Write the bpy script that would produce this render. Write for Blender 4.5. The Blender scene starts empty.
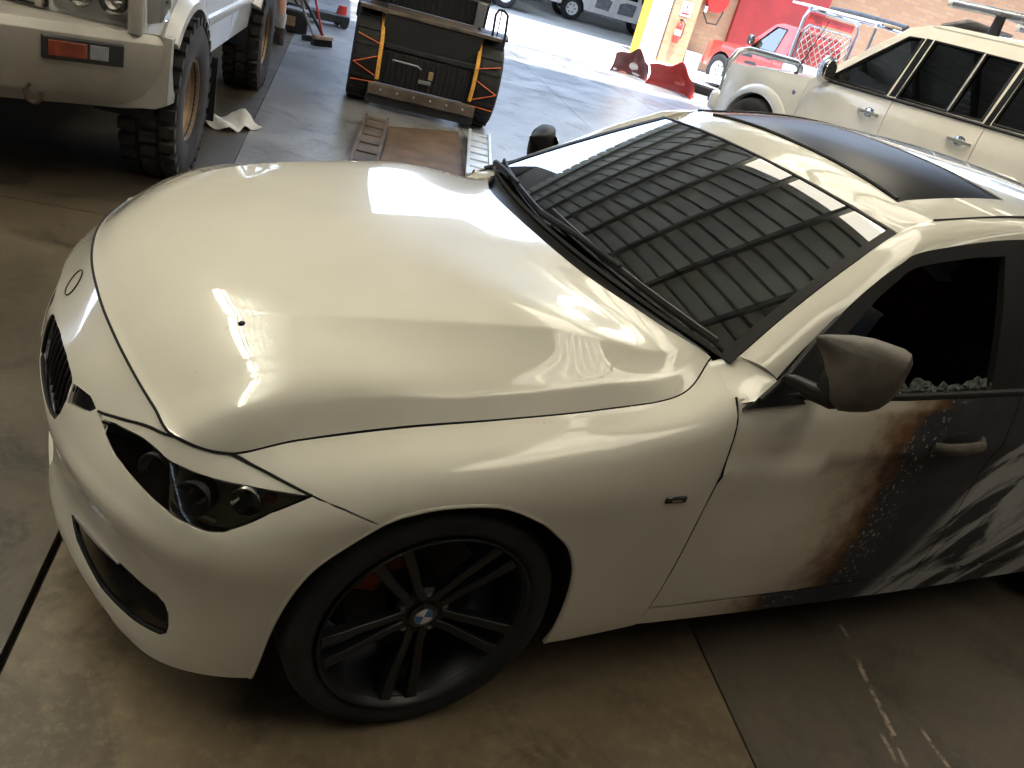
import bpy, bmesh, math, random
import numpy as np
from mathutils import Vector, Matrix, Euler
from mathutils.geometry import delaunay_2d_cdt
random.seed(7)
scn = bpy.context.scene
COL = scn.collection
PI = math.pi

# ------------------------------------------------------------------ camera
cam_d = bpy.data.cameras.new('camera'); cam = bpy.data.objects.new('camera', cam_d); COL.objects.link(cam)
cam_d.sensor_width = 36.0; cam_d.lens = 845.09 * 36.0 / 1024.0; cam_d.clip_start = .05; cam_d.clip_end = 300
RX = (0.8814236, -0.4000426, 0.2511142); RY = (0.0131217, -0.5107092, -0.8596534); RZ = (0.4721443, 0.7610138, -0.4449020)
cam.matrix_world = Matrix(((RX[0], -RY[0], -RZ[0], -0.74103), (RX[1], -RY[1], -RZ[1], -2.10727), (RX[2], -RY[2], -RZ[2], 1.68922), (0, 0, 0, 1)))
scn.camera = cam

# ------------------------------------------------------------------ world, sun, exposure
vs = scn.view_settings
vs.view_transform = 'Standard'; vs.look = 'None'; vs.gamma = 1.0; vs.use_curve_mapping = False
vs.exposure = 0.0
wd = bpy.data.worlds.new('sky'); scn.world = wd; wd.use_nodes = True
wn = wd.node_tree.nodes; wn.clear()
wo = wn.new('ShaderNodeOutputWorld'); wb = wn.new('ShaderNodeBackground')
wb.inputs['Color'].default_value = (.56, .72, 1.0, 1); wb.inputs['Strength'].default_value = 6.5
wd.node_tree.links.new(wb.outputs[0], wo.inputs[0])
sun_d = bpy.data.lights.new('sun', 'SUN'); sun = bpy.data.objects.new('sun', sun_d); COL.objects.link(sun)
sun_d.energy = 14.0; sun_d.angle = .01; sun_d.color = (1, .95, .86)
sun.rotation_euler = Vector((.10, .36, -1.0)).to_track_quat('-Z', 'Y').to_euler()

# building axes: DEEP runs towards the open side, ALONG runs parallel to it
TH = math.radians(15.0)
DEEP = Vector((math.sin(TH), math.cos(TH), 0)); ALONG = Vector((math.cos(TH), -math.sin(TH), 0))
def site(a, d, z=0.0):
    """point in building coordinates: a along the open side, d deep, z up"""
    return ALONG * a + DEEP * d + Vector((0, 0, z))

# ------------------------------------------------------------------ materials
def new_mat(name):
    m = bpy.data.materials.new(name); m.use_nodes = True
    nt = m.node_tree; b = nt.nodes['Principled BSDF']
    return m, nt, b
class NT:
    """small helper to write node graphs as expressions"""
    def __init__(s, nt): s.nt = nt; s.L = nt.links
    def n(s, t, **k):
        o = s.nt.nodes.new(t)
        for a, v in k.items(): setattr(o, a, v)
        return o
    def put(s, sock, v):
        if isinstance(v, bpy.types.NodeSocket): s.L.new(v, sock)
        elif v is not None: sock.default_value = v
    def math(s, op, a, b=None, clamp=False):
        o = s.n('ShaderNodeMath', operation=op); o.use_clamp = clamp
        s.put(o.inputs[0], a)
        if b is not None: s.put(o.inputs[1], b)
        return o.outputs[0]
    def noise(s, vec, scale, detail=4, rough=.55, dist=0.0):
        o = s.n('ShaderNodeTexNoise'); s.put(o.inputs['Vector'], vec); o.inputs['Scale'].default_value = scale
        o.inputs['Detail'].default_value = detail; o.inputs['Roughness'].default_value = rough; o.inputs['Distortion'].default_value = dist
        return o.outputs[0]
    def coord(s, which='Object'): return s.n('ShaderNodeTexCoord').outputs[which]
    def sep(s, v):
        o = s.n('ShaderNodeSeparateXYZ'); s.put(o.inputs[0], v); return o.outputs
    def mapping(s, v, scale=(1, 1, 1), rot=(0, 0, 0), loc=(0, 0, 0)):
        o = s.n('ShaderNodeMapping'); s.put(o.inputs[0], v); o.inputs['Scale'].default_value = scale
        o.inputs['Rotation'].default_value = rot; o.inputs['Location'].default_value = loc; return o.outputs[0]
    def ramp(s, f, stops):
        o = s.n('ShaderNodeValToRGB'); s.put(o.inputs[0], f); e = o.color_ramp.elements
        while len(e) > len(stops): e.remove(e[-1])
        while len(e) < len(stops): e.new(.5)
        for k, (p, c) in enumerate(stops):
            e[k].position = p; e[k].color = (c, c, c, 1) if not isinstance(c, tuple) else (*c, 1)
        return o.outputs[0]
    def step(s, f, lo, hi):
        o = s.n('ShaderNodeMapRange', interpolation_type='SMOOTHSTEP'); s.put(o.inputs[0], f)
        o.inputs[1].default_value = lo; o.inputs[2].default_value = hi; return o.outputs[0]
    def mix(s, f, a, b):
        o = s.n('ShaderNodeMix', data_type='RGBA'); s.put(o.inputs[0], f)
        for k, v in ((6, a), (7, b)): s.put(o.inputs[k], (*v, 1) if isinstance(v, tuple) else v)
        return o.outputs[2]
    def bump(s, h, strength=.3, dist=.01):
        o = s.n('ShaderNodeBump'); s.put(o.inputs['Height'], h); o.inputs['Strength'].default_value = strength
        o.inputs['Distance'].default_value = dist; return o.outputs[0]
def simple(name, c, rough=.5, metal=0.0, coat=0.0, var=.12, scale=8.0, spec=.5, bump=0.0, bscale=60, emit=None, estr=0):
    m, nt, b = new_mat(name); g = NT(nt)
    b.inputs['Roughness'].default_value = rough; b.inputs['Metallic'].default_value = metal
    b.inputs['Coat Weight'].default_value = coat; b.inputs['Coat Roughness'].default_value = .03
    b.inputs['Specular IOR Level'].default_value = spec
    v = g.coord()
    if var:
        f = g.noise(v, scale)
        lo = tuple(x * (1 - var) for x in c); hi = tuple(min(1, x * (1 + var)) for x in c)
        g.put(b.inputs['Base Color'], g.mix(g.step(f, .3, .7), lo, hi))
    else: b.inputs['Base Color'].default_value = (*c, 1)
    if bump: g.put(b.inputs['Normal'], g.bump(g.noise(v, bscale, 3), bump, .004))
    if emit: b.inputs['Emission Color'].default_value = (*emit, 1); b.inputs['Emission Strength'].default_value = estr
    return m
def glass(name, tint, ior=1.5, rough=0.0):
    """thin sheet: tinted see-through plus mirror reflection by angle"""
    m, nt, b = new_mat(name); g = NT(nt); nt.nodes.remove(b)
    out = [n for n in nt.nodes if n.type == 'OUTPUT_MATERIAL'][0]
    fr = g.n('ShaderNodeFresnel'); fr.inputs[0].default_value = ior
    tr = g.n('ShaderNodeBsdfTransparent'); tr.inputs[0].default_value = (*tint, 1)
    gl = g.n('ShaderNodeBsdfGlossy'); gl.inputs['Roughness'].default_value = rough; gl.inputs[0].default_value = (1, 1, 1, 1)
    mx = g.n('ShaderNodeMixShader'); g.L.new(fr.outputs[0], mx.inputs[0]); g.L.new(tr.outputs[0], mx.inputs[1]); g.L.new(gl.outputs[0], mx.inputs[2])
    g.L.new(mx.outputs[0], out.inputs[0]); return m

M = {}
M['white_paint'] = simple('white_paint', (.74, .70, .61), .28, 0, 1.0, .03, 3)
M['suv_paint'] = simple('suv_paint', (.84, .80, .71), .3, 0, .8, .05, 3)
M['patrol_paint'] = simple('patrol_paint', (.62, .61, .60), .35, .1, .7, .05, 3)
M['silver_paint'] = simple('silver_paint', (.40, .375, .335), .42, .35, .2, .08, 5)
M['red_paint'] = simple('red_paint', (.42, .04, .025), .3, 0, .8, .08, 4)
M['dark_red'] = simple('dark_red', (.30, .02, .015), .5, 0, 0, .15, 2)
M['maroon'] = simple('maroon', (.14, .045, .04), .4, 0, .4, .3, 4)
M['black_gloss'] = simple('black_gloss', (.012, .012, .014), .12, 0, .6, .2, 10)
M['sunroof'] = simple('sunroof', (.012, .011, .012), .30, 0, 0, .3, 6, spec=.12)
M['sunroof'].node_tree.nodes['Principled BSDF'].inputs['IOR'].default_value = 1.14
M['wheel_black'] = simple('wheel_black', (.009, .009, .011), .42, 0, .05, .2, 10)
M['black_trim'] = simple('black_trim', (.016, .015, .015), .45, 0, 0, .2, 20)
M['seal'] = simple('seal', (.010, .009, .009), .55, 0, 0, .2, 20, spec=.3)
M['burnt_plastic'] = simple('burnt_plastic', (.075, .062, .048), .55, 0, 0, .45, 14, bump=.3, bscale=45)
M['rubber'] = simple('rubber', (.014, .0135, .014), .75, 0, 0, .3, 12, bump=.2, bscale=80)
M['mud_rubber'] = simple('mud_rubber', (.03, .026, .024), .85, 0, 0, .4, 9, bump=.3, bscale=50)
M['lamp_inner'] = simple('lamp_inner', (.34, .30, .235), .4, .2, 0, .5, 9)
M['chrome'] = simple('chrome', (.75, .75, .76), .12, 1, 0, .04, 4)
M['alloy'] = simple('alloy', (.52, .50, .47), .35, 1, 0, .12, 9)
M['gold_rim'] = simple('gold_rim', (.27, .18, .11), .5, .4, 0, .25, 9)
M['dark_metal'] = simple('dark_metal', (.035, .035, .038), .5, .5, 0, .3, 9)
M['rust_disc'] = simple('rust_disc', (.20, .055, .025), .65, .3, 0, .4, 18)
M['interior'] = simple('interior', (.025, .026, .034), .85, 0, 0, .3, 8)
M['seat_cloth'] = simple('seat_cloth', (.035, .033, .04), .9, 0, 0, .4, 12, bump=.4, bscale=40)
M['rust_panel'] = simple('rust_panel', (.26, .085, .035), .8, 0, 0, .5, 7)
M['steel'] = simple('steel', (.35, .36, .38), .35, .9, 0, .15, 6)
M['plate_steel'] = simple('plate_steel', (.13, .10, .08), .5, .3, 0, .4, 4, bump=.2)
M['ramp_white'] = simple('ramp_white', (.62, .66, .72), .35, .2, 0, .15, 6)
M['yellow'] = simple('yellow', (.80, .42, .03), .5, 0, 0, .1, 3)
M['white_post'] = simple('white_post', (.78, .76, .72), .6, 0, 0, .06, 3)
M['orange_strap'] = simple('orange_strap', (.72, .16, .05), .75, 0, 0, .25, 20)
M['yellow_strap'] = simple('yellow_strap', (.75, .38, .06), .75, 0, 0, .2, 20)
M['rag'] = simple('rag', (.74, .72, .70), .9, 0, 0, .1, 12, bump=.5, bscale=30)
M['red_plastic'] = simple('red_plastic', (.50, .035, .025), .4, 0, 0, .1, 9)
M['amber'] = simple('amber', (.20, .045, .02), .2, 0, .5, .25, 16)
M['white_plastic'] = simple('white_plastic', (.75, .74, .72), .4, 0, 0, .06, 6)
M['blue_ink'] = simple('blue_ink', (.03, .16, .42), .3, 0, .6, .04, 9)
M['grey_item'] = simple('grey_item', (.22, .22, .24), .5, .2, 0, .25, 9)
M['skin'] = simple('skin', (.52, .30, .21), .55, 0, 0, .06, 9)
M['sock'] = simple('sock', (.42, .40, .38), .9, 0, 0, .15, 30)
M['navy_cloth'] = simple('navy_cloth', (.04, .05, .09), .9, 0, 0, .2, 9)
M['boot'] = simple('boot', (.06, .045, .035), .7, 0, 0, .3, 12)
M['bluecloth'] = simple('bluecloth', (.35, .48, .72), .85, 0, 0, .3, 6)
M['wood'] = simple('wood', (.32, .22, .13), .7, 0, 0, .3, 5)
M['windscreen'] = glass('windscreen', (.16, .19, .17), 3.2)
M['tint_glass'] = glass('tint_glass', (.10, .11, .12), 1.6)
M['clear_glass'] = glass('clear_glass', (.45, .52, .55), 2.3)
M['lens'] = glass('lens', (.82, .80, .74), 1.6)
M['lens_clear'] = glass('lens_clear', (.85, .85, .82), 1.5)

# ------------------------------------------------------------------ geometry helpers
def link(name, me, mat, parent=None):
    o = bpy.data.objects.new(name, me); COL.objects.link(o)
    if mat is not None: me.materials.append(M[mat] if isinstance(mat, str) else mat)
    if parent is not None: o.parent = parent
    return o
def raw(name, V, Fc, mat, parent=None, normals=None, sharp=None):
    me = bpy.data.meshes.new(name); me.from_pydata([tuple(map(float, v)) for v in V], [], [tuple(int(i) for i in f) for f in Fc])
    me.polygons.foreach_set('use_smooth', [True] * len(me.polygons)); me.update()
    if normals is not None: me.normals_split_custom_set_from_vertices([tuple(map(float, n)) for n in normals])
    elif sharp is not None: me.set_sharp_from_angle(angle=math.radians(sharp))
    return link(name, me, mat, parent)
def tag(o, label, cat, group=None, kind=None):
    if label: o['label'] = label
    if cat: o['category'] = cat
    if group: o['group'] = group
    if kind: o['kind'] = kind
    return o
def thing(name, label, cat, loc=(0, 0, 0), rotz=0.0, group=None):
    o = bpy.data.objects.new(name, None); COL.objects.link(o); o.empty_display_size = .2
    o.location = loc; o.rotation_euler = (0, 0, rotz)
    return tag(o, label, cat, group)
def dup(o, parent=None):
    c = o.copy(); COL.objects.link(c); c.parent = parent
    for ch in list(o.children): dup(ch, c)
    return c
def cr(P, u):
    """Catmull-Rom along axis 0 at index parameters u"""
    P = np.asarray(P, float); n = len(P); u = np.clip(np.atleast_1d(np.asarray(u, float)), 0, n - 1 - 1e-9)
    i = np.floor(u).astype(int); f = u - i
    E = np.concatenate([[2 * P[0] - P[1]], P, [2 * P[-1] - P[-2]]])
    p0, p1, p2, p3 = E[i], E[i + 1], E[i + 2], E[i + 3]; s = f.reshape(f.shape + (1,) * (P.ndim - 1))
    return .5 * (2 * p1 + (-p0 + p2) * s + (2 * p0 - 5 * p1 + 4 * p2 - p3) * s ** 2 + (-p0 + 3 * p1 - 3 * p2 + p3) * s ** 3)
def curve(P, n): return cr(P, np.linspace(0, len(P) - 1, n))
def mono(xs, ys, x):
    """smooth interpolation of y over x (Catmull-Rom by position)"""
    xs = np.asarray(xs, float); ys = np.asarray(ys, float); x = np.clip(np.asarray(x, float), xs[0], xs[-1])
    m = np.gradient(ys, xs); i = np.clip(np.searchsorted(xs, x) - 1, 0, len(xs) - 2); h = xs[i + 1] - xs[i]; t = (x - xs[i]) / h
    return (2*t**3-3*t**2+1)*ys[i] + (t**3-2*t**2+t)*h*m[i] + (-2*t**3+3*t**2)*ys[i+1] + (t**3-t**2)*h*m[i+1]
def inside(pts, loops):
    r = np.zeros(len(pts), bool); x, y = pts[:, 0], pts[:, 1]
    for L in loops:
        a = L; b = np.roll(L, -1, 0)
        for (x0, y0), (x1, y1) in zip(a, b):
            c = ((y0 > y) != (y1 > y))
            if c.any():
                r ^= c & (x < (x1 - x0) * (y - y0) / ((y1 - y0) if y1 != y0 else 1e-12) + x0)
    return r
def region(poly, holes, h, sc):
    loops = []
    for p in [poly] + list(holes):
        p = np.asarray(p, float) * sc; L = []
        for a, b in zip(p, np.roll(p, -1, 0)):
            k = max(1, int(math.ceil(np.linalg.norm(b - a) / (h * .6))))
            L += [a + (b - a) * j / k for j in range(k)]
        loops.append(np.array(L))
    pts = []; edges = []
    for L in loops:
        s = len(pts); pts += list(L); edges += [(s + i, s + (i + 1) % len(L)) for i in range(len(L))]
    B = np.array(pts); lo, hi = B.min(0), B.max(0)
    gx, gy = np.meshgrid(np.arange(lo[0] + h * .37, hi[0], h), np.arange(lo[1] + h * .41, hi[1], h)); gx = gx + (np.arange(gx.shape[0]) % 2)[:, None] * h * .5
    G = np.stack([gx.ravel(), gy.ravel()], 1)
    if len(G):
        G = G[inside(G, loops)]
        if len(G):
            d = np.array([((B - g) ** 2).sum(1).min() for g in G]); G = G[d > (h * .42) ** 2]
    allp = [Vector(p) for p in B] + [Vector(g) for g in G]
    v, e, f, *_ = delaunay_2d_cdt(allp, edges, [], 0, 1e-7)
    V = np.array([tuple(p) for p in v]); T = np.array([t for t in f if len(t) == 3])
    cen = V[T].mean(1); T = T[inside(cen, loops)]
    used = np.unique(T); mp = -np.ones(len(V), int); mp[used] = np.arange(len(used))
    return V[used] / np.asarray(sc), mp[T]
def shell_mesh(P, T, Nn, th, gap=0.0):
    """closed shell from an oriented sheet: outer, inner and rim"""
    a, b, c = P[T[:, 0]], P[T[:, 1]], P[T[:, 2]]
    fl = (np.cross(b - a, c - a) * (Nn[T[:, 0]] + Nn[T[:, 1]] + Nn[T[:, 2]])).sum(1) < 0
    T = T.copy(); T[fl] = T[fl][:, ::-1]
    E = {}
    for t in T:
        for i in range(3):
            e = (int(t[i]), int(t[(i + 1) % 3]))
            if (e[1], e[0]) in E: del E[(e[1], e[0])]
            else: E[e] = 1
    inw = np.zeros_like(P)
    for (i, j) in E:
        d = np.cross(Nn[i] + Nn[j], P[j] - P[i]); l = np.linalg.norm(d)
        if l > 1e-12: inw[i] += d / l; inw[j] += d / l
    if gap:
        l = np.linalg.norm(inw, axis=1); k = l > 1e-6
        P = P.copy(); P[k] += inw[k] / l[k][:, None] * gap
    n = len(P); I = P - Nn * th
    V = [P, I]; NN = [Nn, -Nn]; Fc = [tuple(t) for t in T] + [tuple(x + n for x in t[::-1]) for t in T]
    k = 2 * n
    for (i, j) in E:
        d = np.cross(P[j] - P[i], Nn[i] + Nn[j]); d = d / (np.linalg.norm(d) + 1e-12)
        V.append(np.array([P[i], P[j], I[j], I[i]])); NN.append(np.array([d] * 4)); Fc.append((k, k + 3, k + 2, k + 1)); k += 4
    return np.concatenate(V), Fc, np.concatenate(NN)
def panel(name, fn, poly, mat, parent, holes=(), h=.05, sc=(1, 1), th=.012, gap=.002, cen=(1.2, 0, .5), mirror=False, off=0.0):
    U, T = region(poly, holes, h, sc)
    P = fn(U[:, 0], U[:, 1]); e = 1e-3
    e0, e1 = e / sc[0] * .3, e / sc[1] * .3
    Nn = np.cross(fn(U[:, 0] + e0, U[:, 1]) - fn(U[:, 0] - e0, U[:, 1]), fn(U[:, 0], U[:, 1] + e1) - fn(U[:, 0], U[:, 1] - e1))
    Nn /= np.linalg.norm(Nn, axis=1)[:, None] + 1e-12
    if ((P - np.array(cen)) * Nn).sum() < 0: Nn = -Nn
    if off: P = P + Nn * off
    V, Fc, NN = shell_mesh(P, T, Nn, th, gap)
    o = raw(name, V, Fc, mat, parent, NN)
    if mirror:
        m = np.array([1, -1, 1]); return o, raw(name, V * m, [f[::-1] for f in Fc], mat, parent, NN * m)
    return o
def sheet(name, G, mat, parent, th=.01, cen=None, mirror=False, gap=0.0):
    """shell over a grid of points (n, m, 3)"""
    G = np.asarray(G, float); n, m, _ = G.shape
    du = np.gradient(G, axis=0); dv = np.gradient(G, axis=1); Nn = np.cross(du, dv).reshape(-1, 3); P = G.reshape(-1, 3)
    Nn /= np.linalg.norm(Nn, axis=1)[:, None] + 1e-12
    if cen is not None and ((P - np.array(cen)) * Nn).sum() < 0: Nn = -Nn
    T = []
    for i in range(n - 1):
        for j in range(m - 1):
            a = i * m + j; T += [(a, a + 1, a + m + 1), (a, a + m + 1, a + m)]
    V, Fc, NN = shell_mesh(P, np.array(T), Nn, th, gap)
    o = raw(name, V, Fc, mat, parent, NN)
    if mirror:
        k = np.array([1, -1, 1]); return o, raw(name, V * k, [f[::-1] for f in Fc], mat, parent, NN * k)
    return o
class MB:
    def __init__(s): s.v = []; s.f = []
    def add(s, V, Fc):
        k = len(s.v); s.v += [tuple(map(float, v)) for v in V]; s.f += [tuple(i + k for i in f) for f in Fc]; return s
    def box(s, c, size, rot=None):
        R = Euler(rot).to_matrix() if rot else Matrix.Identity(3); c = Vector(c)
        V = [c + R @ Vector((size[0] * .5 * i, size[1] * .5 * j, size[2] * .5 * k)) for i in (-1, 1) for j in (-1, 1) for k in (-1, 1)]
        return s.add(V, [(0, 1, 3, 2), (4, 6, 7, 5), (0, 4, 5, 1), (2, 3, 7, 6), (0, 2, 6, 4), (1, 5, 7, 3)])
    def loft(s, rings, cap=True, closed=False):
        n = len(rings[0]); V = [p for r in rings for p in r]; Fc = []; m = len(rings)
        for i in range(m if closed else m - 1):
            for j in range(n):
                a = i * n + j; b = i * n + (j + 1) % n; c = ((i + 1) % m) * n + (j + 1) % n; d = ((i + 1) % m) * n + j
                Fc.append((a, b, c, d))
        if cap and not closed: Fc += [tuple(range(n))[::-1], tuple((m - 1) * n + j for j in range(n))]
        return s.add(V, Fc)
    def tube(s, path, r, n=8, closed=False, flat=1.0):
        path = [Vector(p) for p in path]; m = len(path); rings = []; up = None
        for i, p in enumerate(path):
            a = path[(i - 1) % m] if (i > 0 or closed) else p; b = path[(i + 1) % m] if (i < m - 1 or closed) else p
            t = (b - a).normalized()
            if up is None: up = Vector((0, 0, 1)) if abs(t.z) < .9 else Vector((1, 0, 0))
            x = t.cross(up).normalized(); y = x.cross(t).normalized(); up = y
            rr = r[i] if isinstance(r, (list, tuple)) else r
            rings.append([p + x * math.cos(q) * rr + y * math.sin(q) * rr * flat for q in [2 * PI * k / n for k in range(n)]])
        return s.loft(rings, True, closed)
    def lathe(s, prof, c=(0, 0, 0), n=32, axis='y'):
        """profile of (radius, height) turned about an axis; closed where the radius is zero"""
        c = Vector(c); rings = []
        for r, h in prof:
            ring = []
            for k in range(n):
                q = 2 * PI * k / n; a, b = r * math.cos(q), r * math.sin(q)
                ring.append(c + (Vector((a, h, b)) if axis == 'y' else Vector((a, b, h)) if axis == 'z' else Vector((h, a, b))))
            rings.append(ring)
        return s.loft(rings, True)
    def prism(s, poly, a, b, axis='y'):
        """polygon of 2d points pushed from a to b along an axis"""
        n = len(poly)
        def pt(p, t): return (p[0], t, p[1]) if axis == 'y' else (p[0], p[1], t) if axis == 'z' else (t, p[0], p[1])
        V = [pt(p, a) for p in poly] + [pt(p, b) for p in poly]
        return s.add(V, [tuple(range(n))[::-1], tuple(range(n, 2 * n))] + [(i, (i + 1) % n, n + (i + 1) % n, n + i) for i in range(n)])
    def xf(s, Mx):
        s.v = [tuple(Mx @ Vector(v)) for v in s.v]; return s
    def build(s, name, mat, parent=None, sharp=35, bevel=0.0, seg=2):
        me = bpy.data.meshes.new(name); me.from_pydata(s.v, [], s.f)
        bm = bmesh.new(); bm.from_mesh(me); bmesh.ops.recalc_face_normals(bm, faces=bm.faces[:]); bm.to_mesh(me); bm.free()
        me.polygons.foreach_set('use_smooth', [True] * len(me.polygons)); me.update(); me.set_sharp_from_angle(angle=math.radians(sharp))
        o = link(name, me, mat, parent)
        if bevel:
            b = o.modifiers.new('bevel', 'BEVEL'); b.width = bevel; b.segments = seg; b.limit_method = 'ANGLE'; b.harden_normals = False
        return o
def flipy(o, parent):
    """mirror image of a part on the other side of the vehicle"""
    me = o.data.copy(); me.transform(Matrix.Diagonal((1, -1, 1, 1))); me.flip_normals()
    c = bpy.data.objects.new(o.name.split('.')[0], me); COL.objects.link(c); c.parent = parent
    for md in o.modifiers:
        n = c.modifiers.new(md.name, md.type)
        if md.type == 'BEVEL': n.width = md.width; n.segments = md.segments; n.limit_method = 'ANGLE'
    return c
def struct(o): o['kind'] = 'structure'; return o

# ------------------------------------------------------------------ setting: floor, roof, walls, yard
def concrete(name, c1, c2, stain, rough=.42, blotch=.75, marks=()):
    m, nt, b = new_mat(name); g = NT(nt); v = g.coord()
    big = g.noise(v, 1.3, 8, .68, .5); fine = g.noise(v, 22, 6, .75); st = g.noise(g.mapping(v, (1, 1, 1), loc=(3.1, 7.7, 0)), 2.1, 6, .68, .6)
    col = g.mix(g.step(big, .34, .66), c1, c2)
    col = g.mix(g.math('MULTIPLY', g.step(st, .50, .66), blotch), col, stain)
    col = g.mix(g.math('MULTIPLY', g.step(fine, .45, .75), .42), col, tuple(x * 1.5 for x in c2))
    for (x0, y0, x1, y1, w_, k_) in marks:                    # worn pale scrape marks
        x, y, z = g.sep(v); L = math.hypot(x1 - x0, y1 - y0); ux, uy = (x1 - x0) / L, (y1 - y0) / L
        px = g.math('SUBTRACT', x, x0); py = g.math('SUBTRACT', y, y0)
        al = g.math('ADD', g.math('MULTIPLY', px, ux), g.math('MULTIPLY', py, uy)); ac = g.math('ABSOLUTE', g.math('ADD', g.math('SUBTRACT', g.math('MULTIPLY', px, uy), g.math('MULTIPLY', py, ux)), g.math('MULTIPLY', g.math('SUBTRACT', fine, .5), .02)))
        mk = g.math('MULTIPLY', g.math('MULTIPLY', g.step(al, -.01, .02), g.step(al, L + .01, L - .02)), g.step(ac, w_, w_ * .3))
        mk = g.math('MULTIPLY', g.math('MULTIPLY', mk, g.step(g.noise(v, 24, 4), .38, .58)), k_)
        col = g.mix(mk, col, (.42, .34, .28))
    g.put(b.inputs['Base Color'], col)
    g.put(b.inputs['Roughness'], g.math('ADD', g.math('MULTIPLY', big, .35), rough - .17))
    g.put(b.inputs['Normal'], g.bump(fine, .12, .004)); return m
M['slab_brown'] = concrete('slab_brown', (.115, .085, .052), (.195, .148, .092), (.052, .037, .023), .46)
M['slab_dark'] = concrete('slab_dark', (.075, .060, .044), (.105, .084, .062), (.036, .028, .021), .42, marks=((1.594, -.79, 1.575, -.86, .010, .9), (1.53, -.93, 1.40, -1.22, .012, .9), (1.40, -1.20, 1.33, -1.36, .008, .6), (1.525, -1.21, 1.48, -1.40, .011, .8), (1.37, -1.19, 1.335, -1.28, .010, .7)))
M['slab_left'] = concrete('slab_left', (.050, .038, .025), (.095, .074, .048), (.016, .012, .009), .40, .95)
M['slab_grey'] = concrete('slab_grey', (.15, .15, .155), (.26, .26, .265), (.055, .052, .05), .34)  # greyer copy near the open side, cool daylight put into its colour
M['joint'] = simple('joint', (.045, .036, .027), .9, 0, 0, .3, 20)
M['yard_mat'] = concrete('yard_mat', (.60, .59, .57), (.68, .67, .65), (.48, .47, .46), .8, .35)
def brick_mat(name, c1, c2, mortar, sx, rowh, bw):
    m, nt, b = new_mat(name); g = NT(nt); v = g.coord(); s = g.sep(v)
    cmb = g.n('ShaderNodeCombineXYZ'); g.put(cmb.inputs[0], s[0]); g.put(cmb.inputs[1], s[2])
    t = g.n('ShaderNodeTexBrick'); g.put(t.inputs['Vector'], cmb.outputs[0]); t.inputs['Scale'].default_value = 1.0
    t.inputs['Brick Width'].default_value = bw; t.inputs['Row Height'].default_value = rowh; t.inputs['Mortar Size'].default_value = .011
    t.inputs['Color1'].default_value = (*c1, 1); t.inputs['Color2'].default_value = (*c2, 1); t.inputs['Mortar'].default_value = (*mortar, 1); t.inputs['Bias'].default_value = 0
    col = g.mix(g.math('MULTIPLY', g.noise(v, 3, 4), .5), t.outputs[0], tuple(x * .75 for x in c1))
    g.put(b.inputs['Base Color'], col); b.inputs['Roughness'].default_value = .85
    g.put(b.inputs['Normal'], g.bump(t.outputs['Fac'], -.5, .006)); return m
M['brick'] = brick_mat('brick', (.46, .25, .13), (.36, .18, .09), (.24, .20, .16), 1, .112, .30)
M['roof_sheet'] = simple('roof_sheet', (.72, .76, .70), .45, .0, 0, .12, 1.2)
M['purlin'] = simple('purlin', (.26, .27, .25), .6, .2, 0, .2, 3)
M['wall_sheet'] = simple('wall_sheet', (.12, .10, .075), .7, 0, 0, .2, 1.5)
M['skylight'] = simple('skylight', (.75, .72, .62), .5, 0, 0, .1, 2, emit=(1.0, .93, .78), estr=3.0)
M['tube_light'] = simple('tube_light', (.9, .9, .85), .4, 0, 0, 0, emit=(1.0, .90, .70), estr=22)
M['lamp_body'] = simple('lamp_body', (.7, .68, .62), .4, 0, 0, .05, 4)
EAVE_D = 10.9; CEIL = 5.1
TR = math.radians(11.55)                                   # the roof grid
RA_, RD_ = Vector((math.cos(TR), -math.sin(TR), 0)), Vector((math.sin(TR), math.cos(TR), 0))
rx = Matrix(((RA_.x, RD_.x, 0, 0), (RA_.y, RD_.y, 0, 0), (0, 0, 1, 0), (0, 0, 0, 1)))
bx = Matrix(((ALONG.x, DEEP.x, 0, 0), (ALONG.y, DEEP.y, 0, 0), (0, 0, 1, 0), (0, 0, 0, 1)))   # building -> world
def roofed(mb, name, mat, parent=None, **k):
    mb.xf(rx); return mb.build(name, mat, parent, **k)
def bbox_at(mb, name, mat, parent=None, **k):
    mb.xf(bx); return mb.build(name, mat, parent, **k)
floor = struct(bbox_at(MB().box((2, 4, -.08), (40, 24, .10)), 'floor', 'joint'))
slab_edges = [-18, -8.1, -6.25, -4.4, -2.54, -.69, 1.16, 3.01, 4.86, 6.71, 8.56, 10.4, 12.3, 22]
for i in range(len(slab_edges) - 1):
    a0, a1 = slab_edges[i], slab_edges[i + 1]
    m = 'slab_left' if a1 <= -.6 else 'slab_brown' if a1 <= 1.2 else 'slab_dark' if a1 < 3.1 else 'slab_brown' if i % 2 else 'slab_dark'
    gl = .007 if abs(a0 + .69) < .01 else .002; gr = .007 if abs(a1 + .69) < .01 else .003
    for d0, d1 in ((-8, 2.2), (2.2, 10.2), (10.2, 16)):
        if d0 > 2: gl = gr = .002
        mb = MB()                                           # slab with a worn, slightly uneven edge
        n = 26; L = []; Rr = []
        for k in range(n + 1):
            d = d0 + .004 + (d1 - d0 - .008) * k / n
            L.append((a0 + gl + random.uniform(0, gl * .7), d)); Rr.append((a1 - gr - random.uniform(0, gr * .7), d))
        mb.prism(L + Rr[::-1], -.045, 0.0, 'z'); bbox_at(mb, 'slab', m if d0 < 0 or a1 <= -.6 else 'slab_grey', floor, sharp=20)
yard = struct(bbox_at(MB().box((2, 38, -.07), (90, 44.0, .12)), 'floor_yard', 'yard_mat'))
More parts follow.
